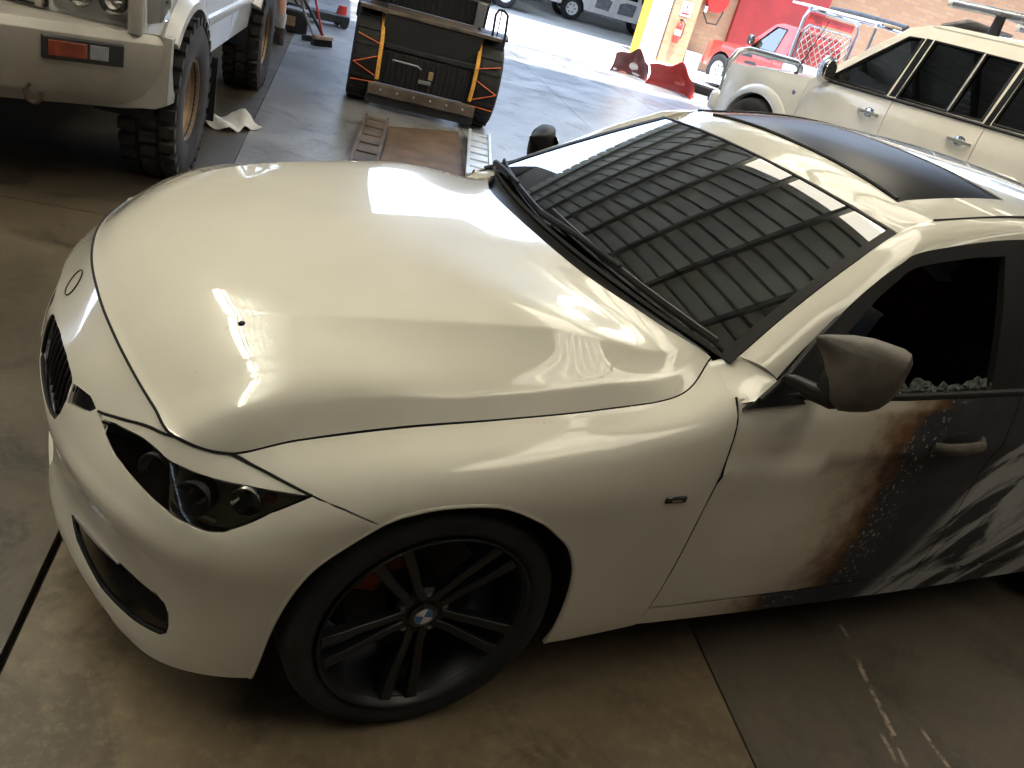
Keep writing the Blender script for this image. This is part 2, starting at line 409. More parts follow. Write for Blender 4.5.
# corrugated roof: trapezoid ribs running deep, purlins across
roof = struct(roofed(MB().box((1, (EAVE_D - 8) / 2, CEIL + .16), (38, EAVE_D + 8, .06)), 'ceiling', 'purlin'))
def corrugated(a0, a1, d0, d1, pitch=.20, depth=.11):
    V = []; Fc = []; a = a0; prof = []
    while a < a1 - 1e-6:
        for q, z in ((0, 0), (.80, 0), (.82, depth), (.98, depth)): prof.append((min(a + q * pitch, a1), z))
        a += pitch
    prof.append((a1, 0))
    for (x, z) in prof: V += [(x, d0, CEIL + z), (x, d1, CEIL + z)]
    for k in range(len(prof) - 1): Fc.append((2 * k, 2 * k + 1, 2 * k + 3, 2 * k + 2))
    return MB().add(V, Fc)
sky_a = ((2.08, 3.5), (6.6, 8.0))  # second strip added over the cream wagon to brighten it
cuts = [-18] + [x for s in sky_a for x in s] + [20]
SKY_D0, SKY_D1 = -4.0, 5.2
for k in range(len(cuts) - 1):
    a0, a1 = cuts[k], cuts[k + 1]
    if k % 2 == 0: roofed(corrugated(a0, a1, -8, EAVE_D), 'roof_sheet', 'roof_sheet', roof, sharp=20)
    else:
        roofed(corrugated(a0, a1, -8, SKY_D0), 'roof_sheet', 'roof_sheet', roof, sharp=20)
        roofed(corrugated(a0, a1, SKY_D0, SKY_D1), 'skylight_sheet', 'skylight', roof, sharp=20)
        roofed(corrugated(a0, a1, SKY_D1, EAVE_D), 'roof_sheet', 'roof_sheet', roof, sharp=20)
d = -7.01
while d < EAVE_D:
    roofed(MB().box((1, d, CEIL - .09), (37.6, .075, .12)), 'purlin', 'purlin', roof); d += 1.1975
for a in (-9, -1.2, 6.6, 14.4):
    roofed(MB().box((a, (EAVE_D - 8) / 2, CEIL - .33), (.16, EAVE_D + 7.6, .30)), 'rafter', 'purlin', roof)
# side and near walls
struct(roofed(MB().box((-16, 2.6, 2.6), (.2, 21.6, 5.2)), 'wall_left', 'wall_sheet'))
struct(roofed(MB().box((1, -8.1, 2.6), (34.2, .2, 5.2)), 'wall_near', 'wall_sheet'))
struct(roofed(MB().box((18, 2.6, 2.6), (.2, 21.6, 5.2)), 'wall_right', 'wall_sheet'))
# yard: far roof that shades the parked utes, unseen left bay added to keep shade there, brick wall with a pier
far_roof = struct(bbox_at(MB().box((10, 30.4, 4.6), (60, 16.2, .15)), 'ceiling_far', 'purlin'))
struct(bbox_at(MB().box((-9.5, 12.6, 5.42), (19.0, 8.0, .12)), 'ceiling_bay', 'purlin'))
struct(bbox_at(MB().box((-9.5, 16.2, 2.7), (19.0, .2, 5.4)), 'wall_bay', 'wall_sheet'))
struct(bbox_at(MB().box((10, 38.4, 2.3), (60, .2, 4.6)), 'wall_far', 'wall_sheet'))
def brick_box(name, a0, a1, d0, d1, h):
    """brick block standing in the yard, own axes along the building so that the courses follow its faces"""
    w, dp = a1 - a0, d1 - d0
    o = MB().box((w / 2, dp / 2, h / 2), (w, dp, h)).build(name, 'brick'); o.location = site(a0, d0, 0); o.rotation_euler = (0, 0, -TH); return o
struct(bbox_at(MB().box((19.6, 21.0, 4.65), (20.9, 2.4, .12)), 'ceiling_eave', 'purlin'))
wb_ = struct(brick_box('wall_brick', 8.9, 30, 21.95, 22.25, 5.0))
pier = struct(brick_box('wall_pier', 8.38, 9.10, 21.45, 22.25, 5.0))
# fluorescent battens with two tubes
def batten(a, d, rot=0.0, ln=1.5, label='', z=CEIL - .62, power=15):
    t = thing('fluorescent_lamp', label, 'lamp', RA_ * a + RD_ * d + Vector((0, 0, z)), -TR + rot, 'twin-tube lamps under the roof')
    MB().box((0, 0, .03), (ln, .34, .05)).build('housing', 'lamp_body', t, bevel=.008)
    for s in (-1, 1):
        MB().tube([(-ln / 2 + .03, s * .14, -.025), (ln / 2 - .03, s * .14, -.025)], .022, 10).build('tube', 'tube_light', t)
        MB().box((s * (ln / 2 - .015), 0, -.022), (.03, .33, .06)).build('end_cap', 'lamp_body', t, bevel=.004)
    for s in (-1, 1): MB().tube([(s * ln * .35, 0, .05), (s * ln * .35, 0, .62)], .004, 6).build('hanger', 'steel', t)
    ar = bpy.data.lights.new('lamp_light', 'AREA'); ar.shape = 'RECTANGLE'; ar.size = ln; ar.size_y = .14; ar.energy = power; ar.color = (1, .88, .68)
    ao = bpy.data.objects.new('lamp_light', ar); COL.objects.link(ao); ao.parent = t; ao.location = (0, 0, -.06)
    up_ = bpy.data.lights.new('lamp_light', 'AREA'); up_.shape = 'RECTANGLE'; up_.size = ln; up_.size_y = .2; up_.energy = 85; up_.color = (1, .94, .84)  # added upward fill that brightens the roof sheets
    uo = bpy.data.objects.new('lamp_light', up_); COL.objects.link(uo); uo.parent = t; uo.location = (0, 0, .07); uo.rotation_euler = (PI, 0, 0)
    return t

# paint of the burnt sedan: clean white, scorched brown fringe, soot and melted streaks on the left doors
def sedan_paint():
    m, nt, b = new_mat('sedan_paint'); g = NT(nt); v = g.coord(); x, y, z = g.sep(v)
    n1 = g.noise(v, 7, 5, .65); n2 = g.noise(v, 26, 4, .6); nb = g.noise(v, 2.2, 3)
    edge = g.math('ADD', 1.235, g.math('MULTIPLY', z, .03))                      # the fire edge leans back towards the top
    dd = g.math('ADD', g.math('SUBTRACT', x, edge), g.math('MULTIPLY', g.math('SUBTRACT', n1, .5), .26))
    dd = g.math('ADD', dd, g.math('MULTIPLY', g.math('SUBTRACT', n2, .5), .10))
    low = g.math('MULTIPLY', g.step(z, .288, .275), .20)                          # reaches further along the sill
    dd = g.math('ADD', dd, low)
    hi = g.math('MULTIPLY', g.step(z, .885, .915), -.10)                         # less along the top of the door
    dd = g.math('ADD', dd, hi)
    left = g.math('MULTIPLY', g.step(y, -.80, -.82), g.step(z, .97, .95))
    brown = g.math('MULTIPLY', g.step(dd, -.20, .02), left); soot = g.math('MULTIPLY', g.step(dd, -.01, .05), left)
    fringe = g.math('MULTIPLY', g.math('MULTIPLY', g.step(dd, -.42, -.05), .45), left)
    # melted grey-white streaks, stretched along a slanted direction
    w = g.mapping(v, (1, 1, 1), (0, math.radians(42), 0)); w2 = g.mapping(w, (1.2, 1.2, 3.6))
    st = g.noise(w2, 1.25, 6, .55, 1.6); reg = g.step(g.math('SUBTRACT', g.math('SUBTRACT', x, g.math('MULTIPLY', z, .45)), 1.41), -.06, .04)
    streak = g.math('MULTIPLY', g.math('MULTIPLY', g.step(st, .46, .56), reg), soot)
    spk = g.math('MULTIPLY', g.math('MULTIPLY', g.step(g.noise(v, 75, 2), .60, .66), g.step(g.math('ABSOLUTE', g.math('SUBTRACT', dd, .07)), .10, .03)), soot)
    base = g.mix(g.step(nb, .3, .7), (.70, .665, .58), (.76, .72, .63))
    spot = g.step(g.noise(v, 55, 2), .745, .77)
    base = g.mix(g.math('MULTIPLY', spot, .25), base, (.30, .25, .19))
    c = g.mix(fringe, base, (.42, .30, .17)); c = g.mix(brown, c, (.15, .07, .03)); c = g.mix(soot, c, g.mix(n1, (.022, .022, .027), (.070, .069, .076)))
    c = g.mix(streak, c, (.42, .42, .42)); c = g.mix(spk, c, (.28, .26, .23))
    g.put(b.inputs['Base Color'], c)
    g.put(b.inputs['Roughness'], g.math('ADD', .25, g.math('MULTIPLY', brown, .38)))
    g.put(b.inputs['Coat Weight'], g.math('SUBTRACT', 1.0, g.math('MULTIPLY', brown, .93)))
    b.inputs['Specular IOR Level'].default_value = .12
    b.inputs['Coat Roughness'].default_value = .025; b.inputs['Coat IOR'].default_value = 1.6
    bp = g.bump(g.math('MULTIPLY', g.math('ADD', st, n2), soot), .35, .006); g.put(b.inputs['Normal'], bp)
    return m
M['sedan_paint'] = sedan_paint()

# ------------------------------------------------------------------ the white sedan (front axle at the origin, nose towards -x)
sedan = thing('sedan_car', 'white sedan with black wheels and a burnt, soot-blackened front door', 'car')
GAP = [(-.675,0,.785),(-.664,.18,.778),(-.640,.33,.764),(-.607,.47,.746),(-.575,.58,.732),(-.546,.668,.722),
       (-.450,.712,.709),(-.325,.735,.752),(-.127,.75,.788),(.094,.755,.809),(.344,.755,.834),(.561,.75,.872),(.67,.69,.943)]
MID = [(-.785,0),(-.776,.20),(-.75,.37),(-.70,.53),(-.635,.66),(-.55,.755),(-.455,.815),(-.33,.858),(-.13,.881),(.09,.887),(.34,.886),(.54,.882),(.655,.880)]
ZR = [[.175,.225,.33,.43,.51,.58,.645,.70]]*3 + [[.172,.222,.33,.43,.51,.57,.625,.68]]*2 + [[.172,.226,.33,.42,.50,.56,.61,.665],[.18,.235,.33,.42,.50,.56,.61,.66],
      [.20,.25,.34,.43,.51,.57,.63,.695],[.20,.25,.34,.44,.52,.60,.68,.745],[.20,.25,.34,.44,.52,.60,.69,.765],[.20,.25,.34,.44,.52,.60,.69,.79],[.20,.25,.34,.44,.53,.62,.72,.845],[.20,.25,.34,.44,.54,.64,.76,.905]]
AR = [[.035,.018,.026,.016,0,.006,.022,.058],[.034,.018,.030,.020,0,.008,.024,.060],[.042,.026,.040,.026,.001,.012,.030,.064],[.045,.030,.046,.032,.001,.016,.038,.068],
      [.042,.032,.046,.032,.002,.018,.040,.066],[.038,.032,.036,.024,.002,.014,.032,.056],[.03,.026,.022,.014,.001,.010,.034,.066],[.024,.018,.012,.006,0,.004,.016,.056],
      [.03,.02,.012,.006,.003,0,.004,.045],[.03,.02,.012,.006,.003,0,.002,.04],[.03,.02,.012,.006,.003,0,.002,.04],[.032,.022,.012,.006,.003,0,.002,.036],[.034,.024,.012,.006,.004,.001,0,.032]]
FP = np.zeros((13, 9, 3))
for i in range(13):
    g_ = np.array(GAP[i]); m_ = np.array(MID[i]); d_ = g_[:2] - m_; d_ /= np.linalg.norm(d_)
    for k in range(8):
        q_ = m_ + d_ * AR[i][k]; FP[i, k] = (q_[0], -q_[1], ZR[i][k])
    FP[i, 8] = (g_[0], -g_[1], g_[2])
FPX = np.concatenate([FP[2:0:-1] * np.array([1, -1, 1]), FP])
def front(s, t):
    """front wrap: s runs from the nose centre (0) round the corner to the door (12), t from the lip (0) to the bonnet gap (8)"""
    s = np.atleast_1d(np.asarray(s, float)); t = np.clip(np.atleast_1d(np.asarray(t, float)), 0, 8)
    sg = np.where(s < 0, -1.0, 1.0); A = cr(FPX, np.abs(s) + 2)
    i = np.floor(np.clip(t, 0, 8 - 1e-9)).astype(int); f = (t - i)[:, None]
    E = np.concatenate([2 * A[:, :1] - A[:, 1:2], A, 2 * A[:, -1:] - A[:, -2:-1]], 1); n = np.arange(len(t))
    p0, p1, p2, p3 = E[n, i], E[n, i + 1], E[n, i + 2], E[n, i + 3]
    P = .5 * (2 * p1 + (-p0 + p2) * f + (2 * p0 - 5 * p1 + 4 * p2 - p3) * f ** 2 + (-p0 + 3 * p1 - 3 * p2 + p3) * f ** 3)
    P = P.copy(); P[:, 1] *= sg
    return P
FS = (.135, .075)
ARC = (0.0, .318, .364)                                      # wheel arch circle in x, z
def find_st(x, z):
    """surface parameters of a point on the flank by its x and z"""
    s = np.interp(x, [p[0] for p in MID[6:]], range(6, 13)); t = 4.0
    for _ in range(12):
        p = front([s], [t])[0]; es = .01 if s < 11.9 else -.01; et = .01 if t < 7.9 else -.01; px = front([s + es], [t])[0]; pt = front([s], [t + et])[0]
        J = np.array([[(px[0] - p[0]) / es, (pt[0] - p[0]) / et], [(px[2] - p[2]) / es, (pt[2] - p[2]) / et]])
        ds = np.linalg.lstsq(J, np.array([x - p[0], z - p[2]]), rcond=1e-6)[0]; s = min(12, max(5.5, s + ds[0])); t = min(8, max(0, t + ds[1]))
    return (s, t)
def arch(a0, a1, n): return [find_st(ARC[0] + ARC[2] * math.cos(a), ARC[1] + ARC[2] * math.sin(a)) for a in np.linspace(a0, a1, n)]
HL_TOP = [(2.77,6.46),(3.16,6.82),(3.81,7.24),(4.95,7.96),(5.5,8),(6.02,7.98),(6.41,7.56),(6.82,7.08),(7.12,6.7)]
HL_BOT = [(6.94,6.56),(6.63,6.30),(6.28,5.84),(5.93,5.42),(5.65,5.32),(5.29,5.40),(4.76,5.56),(4.13,5.64),(3.53,5.84),(3.09,6.14)]
a_gap = math.atan2(.64 - .318, -.177)                         # where the bumper meets the wing on the arch
ARCH = [(6.72,0),(6.78,1.2),(6.9,2.48),(7.10,3.75),(7.34,4.66),(7.78,5.58),(8.10,5.83),(8.43,5.92),(8.97,5.84),(9.39,5.36),(9.62,4.85),(9.82,4.22),(9.97,3.32),(10.05,2.28),(10.06,1.3),(10.02,.1)]
archF = [tuple(p) for p in cr(ARCH, np.linspace(0, 5, 18))]    # front part of the arch, bottom to top
archR = [tuple(p) for p in cr(ARCH, np.linspace(5, 15, 30))]
bl = [(s, 0.0) for s in np.linspace(0, archF[0][0], 18)]
bl[-1] = (archF[0][0], 0.0)
half = bl + archF + [(7.43, 6.24)] + [HL_TOP[-1]] + HL_BOT + HL_TOP[:4] + [(4.5, 8), (4, 8), (3, 8), (2, 8), (1, 8)]
half_m = [(-s, t) for s, t in half[1:]][::-1]
outer = half + [(0, 8)] + half_m
KID = [(.16,6.10),(.26,6.24),(.81,6.46),(1.43,6.44),(1.89,6.28),(2.0,6.16),(2.05,5.62),(1.99,5.04),(1.87,4.62),(1.53,4.46),(.9,4.42),(.3,4.42),(.18,4.7),(.15,5.4)]
KSIDE = [(2.06,6.20),(2.49,6.5),(2.70,6.44),(2.62,6.2),(2.42,5.94),(2.13,5.62)]
SLOT = [(2.04,1.74),(2.37,1.48),(3.29,1.26),(4.3,1.26),(5.01,1.32),(5.14,1.42),(5.17,1.62),(5.15,1.9),(5.05,2.14),(4.85,2.28),(3.62,2.16),(2.59,2.04)]
LOWI = [(0, 1.5), (.62, 1.5), (.75, 1.8), (.66, 3.0), (.5, 3.2), (0, 3.2)]
mir = lambda p: [(-s, t) for s, t in p][::-1]
lowi = LOWI + mir(LOWI)[1:-1]
bump_ = panel('front_bumper', front, outer, 'sedan_paint', sedan, holes=[KID, mir(KID), KSIDE, mir(KSIDE), SLOT, mir(SLOT), lowi], h=.028, sc=FS, th=.012)
# grille, side grille pieces, air slots
for sg in (1, -1):
    P = (lambda p: p) if sg > 0 else mir
    k_ = panel('kidney_grille', lambda s, t: front(s, t) - 0, P(KID), 'black_trim', sedan, h=.03, sc=FS, th=.02, off=-.022, gap=-.002)
    fr_ = [front([s], [t])[0] for s, t in cr(P(KID) + P(KID)[:1], np.linspace(0, len(KID), 60))[:-1]]
    MB().tube([p + np.array([.006, 0, 0]) for p in fr_], .005, 8, closed=True).build('grille_rim', 'seal', k_)
    for q in np.linspace(.45, 1.95, 9):
        tt = np.linspace(4.65, 6.2, 8); pts = [front([sg * q], [t])[0] + np.array([.016, 0, 0]) for t in tt]
        MB().tube(pts, .005, 6).build('grille_bar', 'seal', k_)
    panel('grille_side_piece', front, P(KSIDE), 'black_gloss', sedan, h=.03, sc=FS, th=.02, off=-.008, gap=-.001)
    s_ = panel('air_slot', front, P(SLOT), 'black_trim', sedan, h=.03, sc=FS, th=.02, off=-.05, gap=-.012)
    rim_ = [front([s], [t])[0] for s, t in cr(P(SLOT) + P(SLOT)[:1], np.linspace(0, len(SLOT), 60))[:-1]]
    MB().tube([p + np.array([.006, .004 * sg, 0]) for p in rim_], .007, 8, closed=True).build('slot_rim', 'black_gloss', s_)
    if sg > 0: tp = [front([s], [t])[0] for s, t in ((2.2, 1.85), (2.6, 2.02), (3.1, 2.1), (3.7, 2.13))]
    else: tp = [front([-s], [t])[0] for s, t in ((2.2, 1.85), (2.6, 2.02), (3.1, 2.1), (3.7, 2.13))]
    MB().tube(tp, [.004, .009, .009, .003], 8).build('slot_trim', 'silver_paint', s_)
li_ = panel('lower_intake', front, lowi, 'black_trim', sedan, h=.05, sc=FS, th=.02, off=-.03, gap=-.02)
for t in (1.9, 2.3, 2.7, 3.05):
    MB().tube([front([s], [t])[0] + np.array([.02, 0, 0]) for s in np.linspace(-.64, .64, 13)], .006, 6).build('intake_bar', 'black_trim', li_)
# bonnet badge recess
rc = [front([.0 + .2 * math.cos(q)], [7.28 + .36 * math.sin(q)])[0] for q in np.linspace(0, 2 * PI, 33)[:-1]]
MB().tube([p + np.array([-.001, 0, .001]) for p in rc], .0018, 6, closed=True).build('badge_ring', 'seal', sedan)
# headlamps
hl_poly = HL_TOP + HL_BOT
LENS_TOP = [(2.90,6.36),(3.22,6.62),(3.83,6.86),(4.6,7.12),(5.2,7.18),(5.75,7.1),(6.3,6.98),(6.75,6.82),(7.08,6.68)]
for sg in (1, -1):
    P = (lambda p: p) if sg > 0 else mir
    back = panel('headlamp', front, P(hl_poly), 'lamp_inner', sedan, h=.03, sc=FS, th=.01, off=-.036, gap=.001)
    panel('lamp_eyelid', front, P(HL_TOP + LENS_TOP[::-1]), 'sedan_paint', back, h=.025, sc=FS, th=.006, off=-.001, gap=.0035)
    panel('lamp_lens', front, P(LENS_TOP + HL_BOT), 'lens', back, h=.025, sc=FS, th=.004, off=-.002, gap=.001)
    rimp = [front([s * sg], [t])[0] for s, t in cr(HL_TOP, np.linspace(0, len(HL_TOP) - 1, 60))]
    MB().tube(rimp, .003, 6).build('lamp_seal', 'seal', back)
    for (s, t, r, mt) in ((6.25, 6.45, .030, 'chrome'), (5.35, 6.2, .036, 'dark_metal'), (4.45, 6.3, .036, 'dark_metal')):
        p = front([s * sg], [t])[0]; n_ = p - np.array([.0, 0, .6]); n_[0] -= .1; n_ /= np.linalg.norm(n_)
        Mx = Matrix.Translation(Vector(p - n_ * .040)) @ Vector((0, 0, 1)).rotation_difference(Vector(n_)).to_matrix().to_4x4()
        MB().lathe([(0, 0), (r * .55, .002), (r, .032), (r * 1.06, .032), (r * 1.06, -.004), (0, -.004)], n=24, axis='z').xf(Mx).build('reflector', mt, back)
        MB().lathe([(0, .03), (r * .3, .026), (r * .36, .004), (0, .004)], n=16, axis='z').xf(Mx).build('bulb', 'lens_clear' if mt == 'chrome' else 'black_gloss', back)
    p = front([6.62 * sg], [6.55])[0]; MB().lathe([(0, .012), (.010, .008), (.014, 0), (0, -.002)], c=p - np.array([-.01, -.03 * sg, .012]), n=16, axis='z').build('marker_lamp', 'amber', back)
    p0 = [front([s * sg], [t])[0] - np.array([-.02, -.02 * sg, .02]) for s, t in ((3.4, 6.2), (4.2, 6.05), (5.0, 5.85), (5.7, 5.75))]
    MB().tube(p0, .006, 8).build('lamp_trim', 'alloy', back)
# wings
wing = archR + [(10.1, 0.0), (11.0, 0), (11.75, 0.0)]
door_gap_st = [find_st(x, z) for x, z in ((.632, .285), (.640, .40), (.648, .52), (.652, .64), (.655, .76), (.652, .86), (.650, .92))]
sill_cut = find_st(.62, .245)
wing = archR + [find_st(.40, .203), find_st(.50, .208), find_st(.62, .215)] + door_gap_st + [(11.98, 7.55), (12, 8)] + [(s, 8) for s in (11.6, 11.2, 10.7, 10.2, 9.5, 8.8, 8.1, 7.5, 7, 6.5)] + [HL_TOP[5], HL_TOP[6], HL_TOP[7], HL_TOP[8], (7.43, 6.24)]
panel('front_wing', front, wing, 'sedan_paint', sedan, h=.03, sc=FS, th=.012, mirror=True)
for sg in (1, -1):
    ring = [front([s], [t])[0] * np.array([1, sg, 1]) + np.array([0, .006 * sg, 0]) for s, t in cr(ARCH, np.linspace(0, 15, 60))]
    MB().tube(ring, .007, 8).build('arch_lip', 'sedan_paint', sedan)
    p = front([find_st(.545, .664)[0]], [find_st(.545, .664)[1]])[0] * np.array([1, sg, 1])
    MB().box(p, (.062, .010, .018)).build('side_badge', 'black_gloss', sedan, bevel=.003)
    MB().box(p + np.array([0, -.0045 * sg, 0]), (.030, .004, .006)).build('badge_mark', 'chrome', sedan)
# bonnet: blended patch between front gap, side gaps, cowl edge and a crowned centre line
HC = np.array([(-.675, .785), (-.62, .824), (-.52, .872), (-.32, .929), (-.05, .974), (.22, .996), (.46, .997)])
CWL = np.array([(.46, 0, .997), (.466, .2, .996), (.492, .35, .989), (.556, .5, .975), (.612, .6, .960), (.67, .69, .943)])
def bonnet(u, v):
    u = np.asarray(u, float); v = np.asarray(v, float); a = np.abs(v); sg = np.where(v < 0, -1.0, 1.0)
    def front_e(a): return front(6 * a, np.full(a.shape, 8.0)) * np.array([1, -1, 1])
    def side_e(u): return front(6 + 6 * u, np.full(u.shape, 8.0)) * np.array([1, -1, 1])
    def rear_e(a): return cr(CWL, a * 5)
    def cent(u): c = cr(HC, u * 6); return np.stack([c[:, 0], np.zeros(len(u)), c[:, 1]], 1)
    U = u[:, None]; A = a[:, None]
    P = (1 - U) * front_e(a) + U * rear_e(a) + (1 - A) * cent(u) + A * side_e(u)
    c00 = cent(np.zeros(1)); c10 = cent(np.ones(1)); c01 = side_e(np.zeros(1)); c11 = side_e(np.ones(1))
    P = P - ((1 - U) * (1 - A) * c00 + U * (1 - A) * c10 + (1 - U) * A * c01 + U * A * c11)
    sm = lambda t: t * t * (3 - 2 * t)
    win = sm(np.clip(u / .45 + .08, 0, 1)) * sm(np.clip((1 - u) / .32, 0, 1)) * np.clip(u / .05, 0, 1)
    l2 = mono([0, .1, .2, .3, .4, .5, .6, .7, .8, .9, 1.0], [0, .010, .021, .034, .048, .062, .073, .078, .071, .045, 0], a)
    cre = sm(np.clip((u - .22) / .38, 0, 1)) * sm(np.clip((1 - u) / .12, 0, 1))
    c1 = np.clip(.54 + .60 * (u - .42), .42, .86); cB = .83 + .095 * sm(np.clip(u / .5, 0, 1)); q = np.clip((a - c1) / (cB - c1), 0, 1)
    kink = -.30 * (cB - c1) * q * (1 - q) ** .8 * cre + .006 * np.clip(1 - np.abs(a - cB) / .16, 0, 1) * sm(np.clip(u / .15, 0, 1)) * (1 - cre)
    P[:, 2] += win * l2 + kink
    P[:, 1] *= -sg
    return P
uu, vv = np.meshgrid(np.linspace(0, 1, 71), np.linspace(-1, 1, 201), indexing='ij')
sheet('bonnet', bonnet(uu.ravel(), vv.ravel()).reshape(71, 201, 3), 'sedan_paint', sedan, th=.012, cen=(0, 0, .4), gap=.002)
MB().tube([front([s], [8.0])[0] + np.array([-.001, 0, -.0005]) for s in np.linspace(-5, 5, 81)], .0032, 6).build('bonnet_seal', 'seal', sedan)  # dark tube that paints the shade in the front bonnet gap
nz = bonnet([.295], [.50])[0]
MB().lathe([(0, .004), (.006, .003), (.008, 0), (.008, -.004), (0, -.004)], c=nz, n=12, axis='z').build('washer_nozzle', 'black_trim', sedan)
# doors, sills, rear quarter
PLX = [.62, .90, 1.3, 1.7, 2.2, 2.7, 3.1, 3.45, 3.75, 3.86]; PLW = [.879, .886, .893, .897, .899, .901, .892, .862, .80, .76]
def swz(x): return .728 + .062 * (x - .62)
def beltz(x): return np.interp(x, [.6, 1.19, 1.7, 2.3, 2.8, 3.3, 3.9], [.921, .930, .955, .985, 1.01, 1.01, .99])
def flank(x, z):
    x = np.asarray(x, float); z = np.asarray(z, float)
    w = mono(PLX, PLW, x); s = swz(x); b = beltz(x); t = np.where(z < s, z / s, 1 + (z - s) / (b - s))
    o = np.interp(t, [0, .27, .34, .46, .60, .74, .86, .965, 1.0, 1.10, 1.4, 1.72, 2.0, 2.4], [-.05, -.036, -.026, -.014, -.009, -.012, -.015, -.011, 0, -.003, -.011, -.020, -.034, -.07])
    w = w + o
    if CORR is not None: w = w + np.interp(z, CORR[0], CORR[1]) * np.clip((1.25 - x) / .55, 0, 1) ** 1.5
    return np.stack([x, -w, z], 1)
CORR = None
zc_ = np.array([.20, .24, .285, .34, .40, .46, .52, .58, .64, .70, .76, .80, .84, .87, .90, .918])
fw_ = np.array([-front(*[[q] for q in find_st(.652, z)])[0][1] for z in zc_]); ow_ = -flank(np.full(len(zc_), .652), zc_)[:, 1]
CORR = (zc_, np.clip(fw_ - ow_, -.012, .02))
DG = [(.632, .285), (.640, .40), (.648, .52), (.652, .64), (.655, .76), (.652, .86), (.650, .918)]
def btop(x0, x1, n=10): return [(x, float(beltz(x)) - .004) for x in np.linspace(x0, x1, n)]
fd = [(.632, .285), (1.0, .283), (1.4, .286), (1.66, .29), (1.68, .6), (1.69, .948)] + btop(.655, 1.69)[::-1] + DG[::-1]
RA = (2.81, .325, .362)
rarc = lambda a0, a1, n: [(RA[0] + RA[2] * math.cos(a), RA[1] + RA[2] * math.sin(a)) for a in np.linspace(a0, a1, n)]
rd = [(1.66, .29), (2.40, .295)] + rarc(math.radians(185), math.radians(140), 7) + [(2.62, .80), (2.66, float(beltz(2.66)) - .004)] + btop(1.69, 2.6)[::-1] + [(1.68, .6)]
qt = rarc(math.radians(140), math.radians(-22), 20) + [(3.45, .20), (3.80, .24), (3.84, .5), (3.82, .8), (3.74, .97)] + [(3.5, 1.0), (3.2, 1.0), (2.9, 1.0), (2.66, float(beltz(2.66)) - .004), (2.62, .80)]
sl = [(.62, .215), (1.0, .205), (1.6, .20), (2.42, .205), (2.47, .29), (1.66, .285), (1.4, .281), (1.0, .278), (.632, .28)]
for nm, pl in (('front_door', fd), ('rear_door', rd), ('rear_wing', qt), ('side_sill', sl)):
    a_, b_ = panel(nm, flank, pl, 'sedan_paint', sedan, h=.045, th=.012, mirror=True)
    if nm == 'front_door': LDOOR, RDOOR = a_, b_
    if nm == 'rear_door': LRD, RRD = a_, b_
for sg, dr in ((1, LDOOR), (-1, RDOOR), (1, LRD), (-1, RRD)):
    x = 1.475 if dr in (LDOOR, RDOOR) else 2.38
    p = flank([x], [swz(x) + .028])[0] * np.array([1, sg, 1])
    MB().lathe([(.0, .004), (.03, .003), (.042, -.002), (.04, -.02), (0, -.02)], c=p, n=24).xf(Matrix.Translation(p) @ Matrix.Diagonal((1.5, -sg, .75, 1)) @ Matrix.Translation(-Vector(p))).build('handle_recess', 'black_trim', dr)
    hp = [p + np.array([dx, -sg * dy, .004 + dz]) for dx, dy, dz in ((-.10, .004, -.012), (-.07, .026, -.008), (0, .034, -.004), (.07, .028, 0), (.10, .004, .004))]
    MB().tube(hp, [.010, .013, .014, .013, .010], 10, flat=1.3).build('door_handle', 'burnt_plastic' if dr is LDOOR else 'sedan_paint', dr)
AA = np.linspace(0, 1, 6)
WB = np.stack([.5775 + .1275 * AA ** 2, .738 * AA, .998 - .0229 * AA ** 2], 1)
WT = np.stack([1.205 + .0354 * AA ** 2, .583 * AA, 1.316 - .0319 * AA ** 2], 1)
def screen(u, v):
    """windscreen: u from the scuttle (0) to the header (1), v = -1..1 across"""
    u = np.asarray(u, float)[:, None]; v = np.asarray(v, float); a = np.abs(v)[:, None]; sg = np.where(v < 0, -1.0, 1.0)
    b = np.concatenate([.5775 + .1275 * a ** 2, .738 * a, .998 - .0229 * a ** 2], 1); t = np.concatenate([1.205 + .0354 * a ** 2, .583 * a, 1.316 - .0319 * a ** 2], 1)
    m = (b + t) * .5 + np.array([-.0168, 0, -.0013]) * (1 + .30 * a * a)
    P = b * (1 - u) * (1 - 2 * u) + m * 4 * u * (1 - u) + t * u * (2 * u - 1)
    P[:, 1] *= -sg
    return P
for sg in (1, -1):                                            # dark tubes that paint the shade in the door shut lines
    MB().tube([flank([x], [z])[0] * np.array([1, sg, 1]) + np.array([0, sg * .0015, 0]) for x, z in cr(DG, np.linspace(0, 6, 30))], .0028, 6).build('door_seal', 'seal', LDOOR if sg > 0 else RDOOR)
    MB().tube([flank([x], [z])[0] * np.array([1, sg, 1]) + np.array([0, sg * .002, 0]) for x, z in cr([(1.66, .29), (1.67, .45), (1.68, .6), (1.685, .78), (1.69, .948)], np.linspace(0, 4, 24))], .0028, 6).build('door_seal', 'seal', LRD if sg > 0 else RRD)
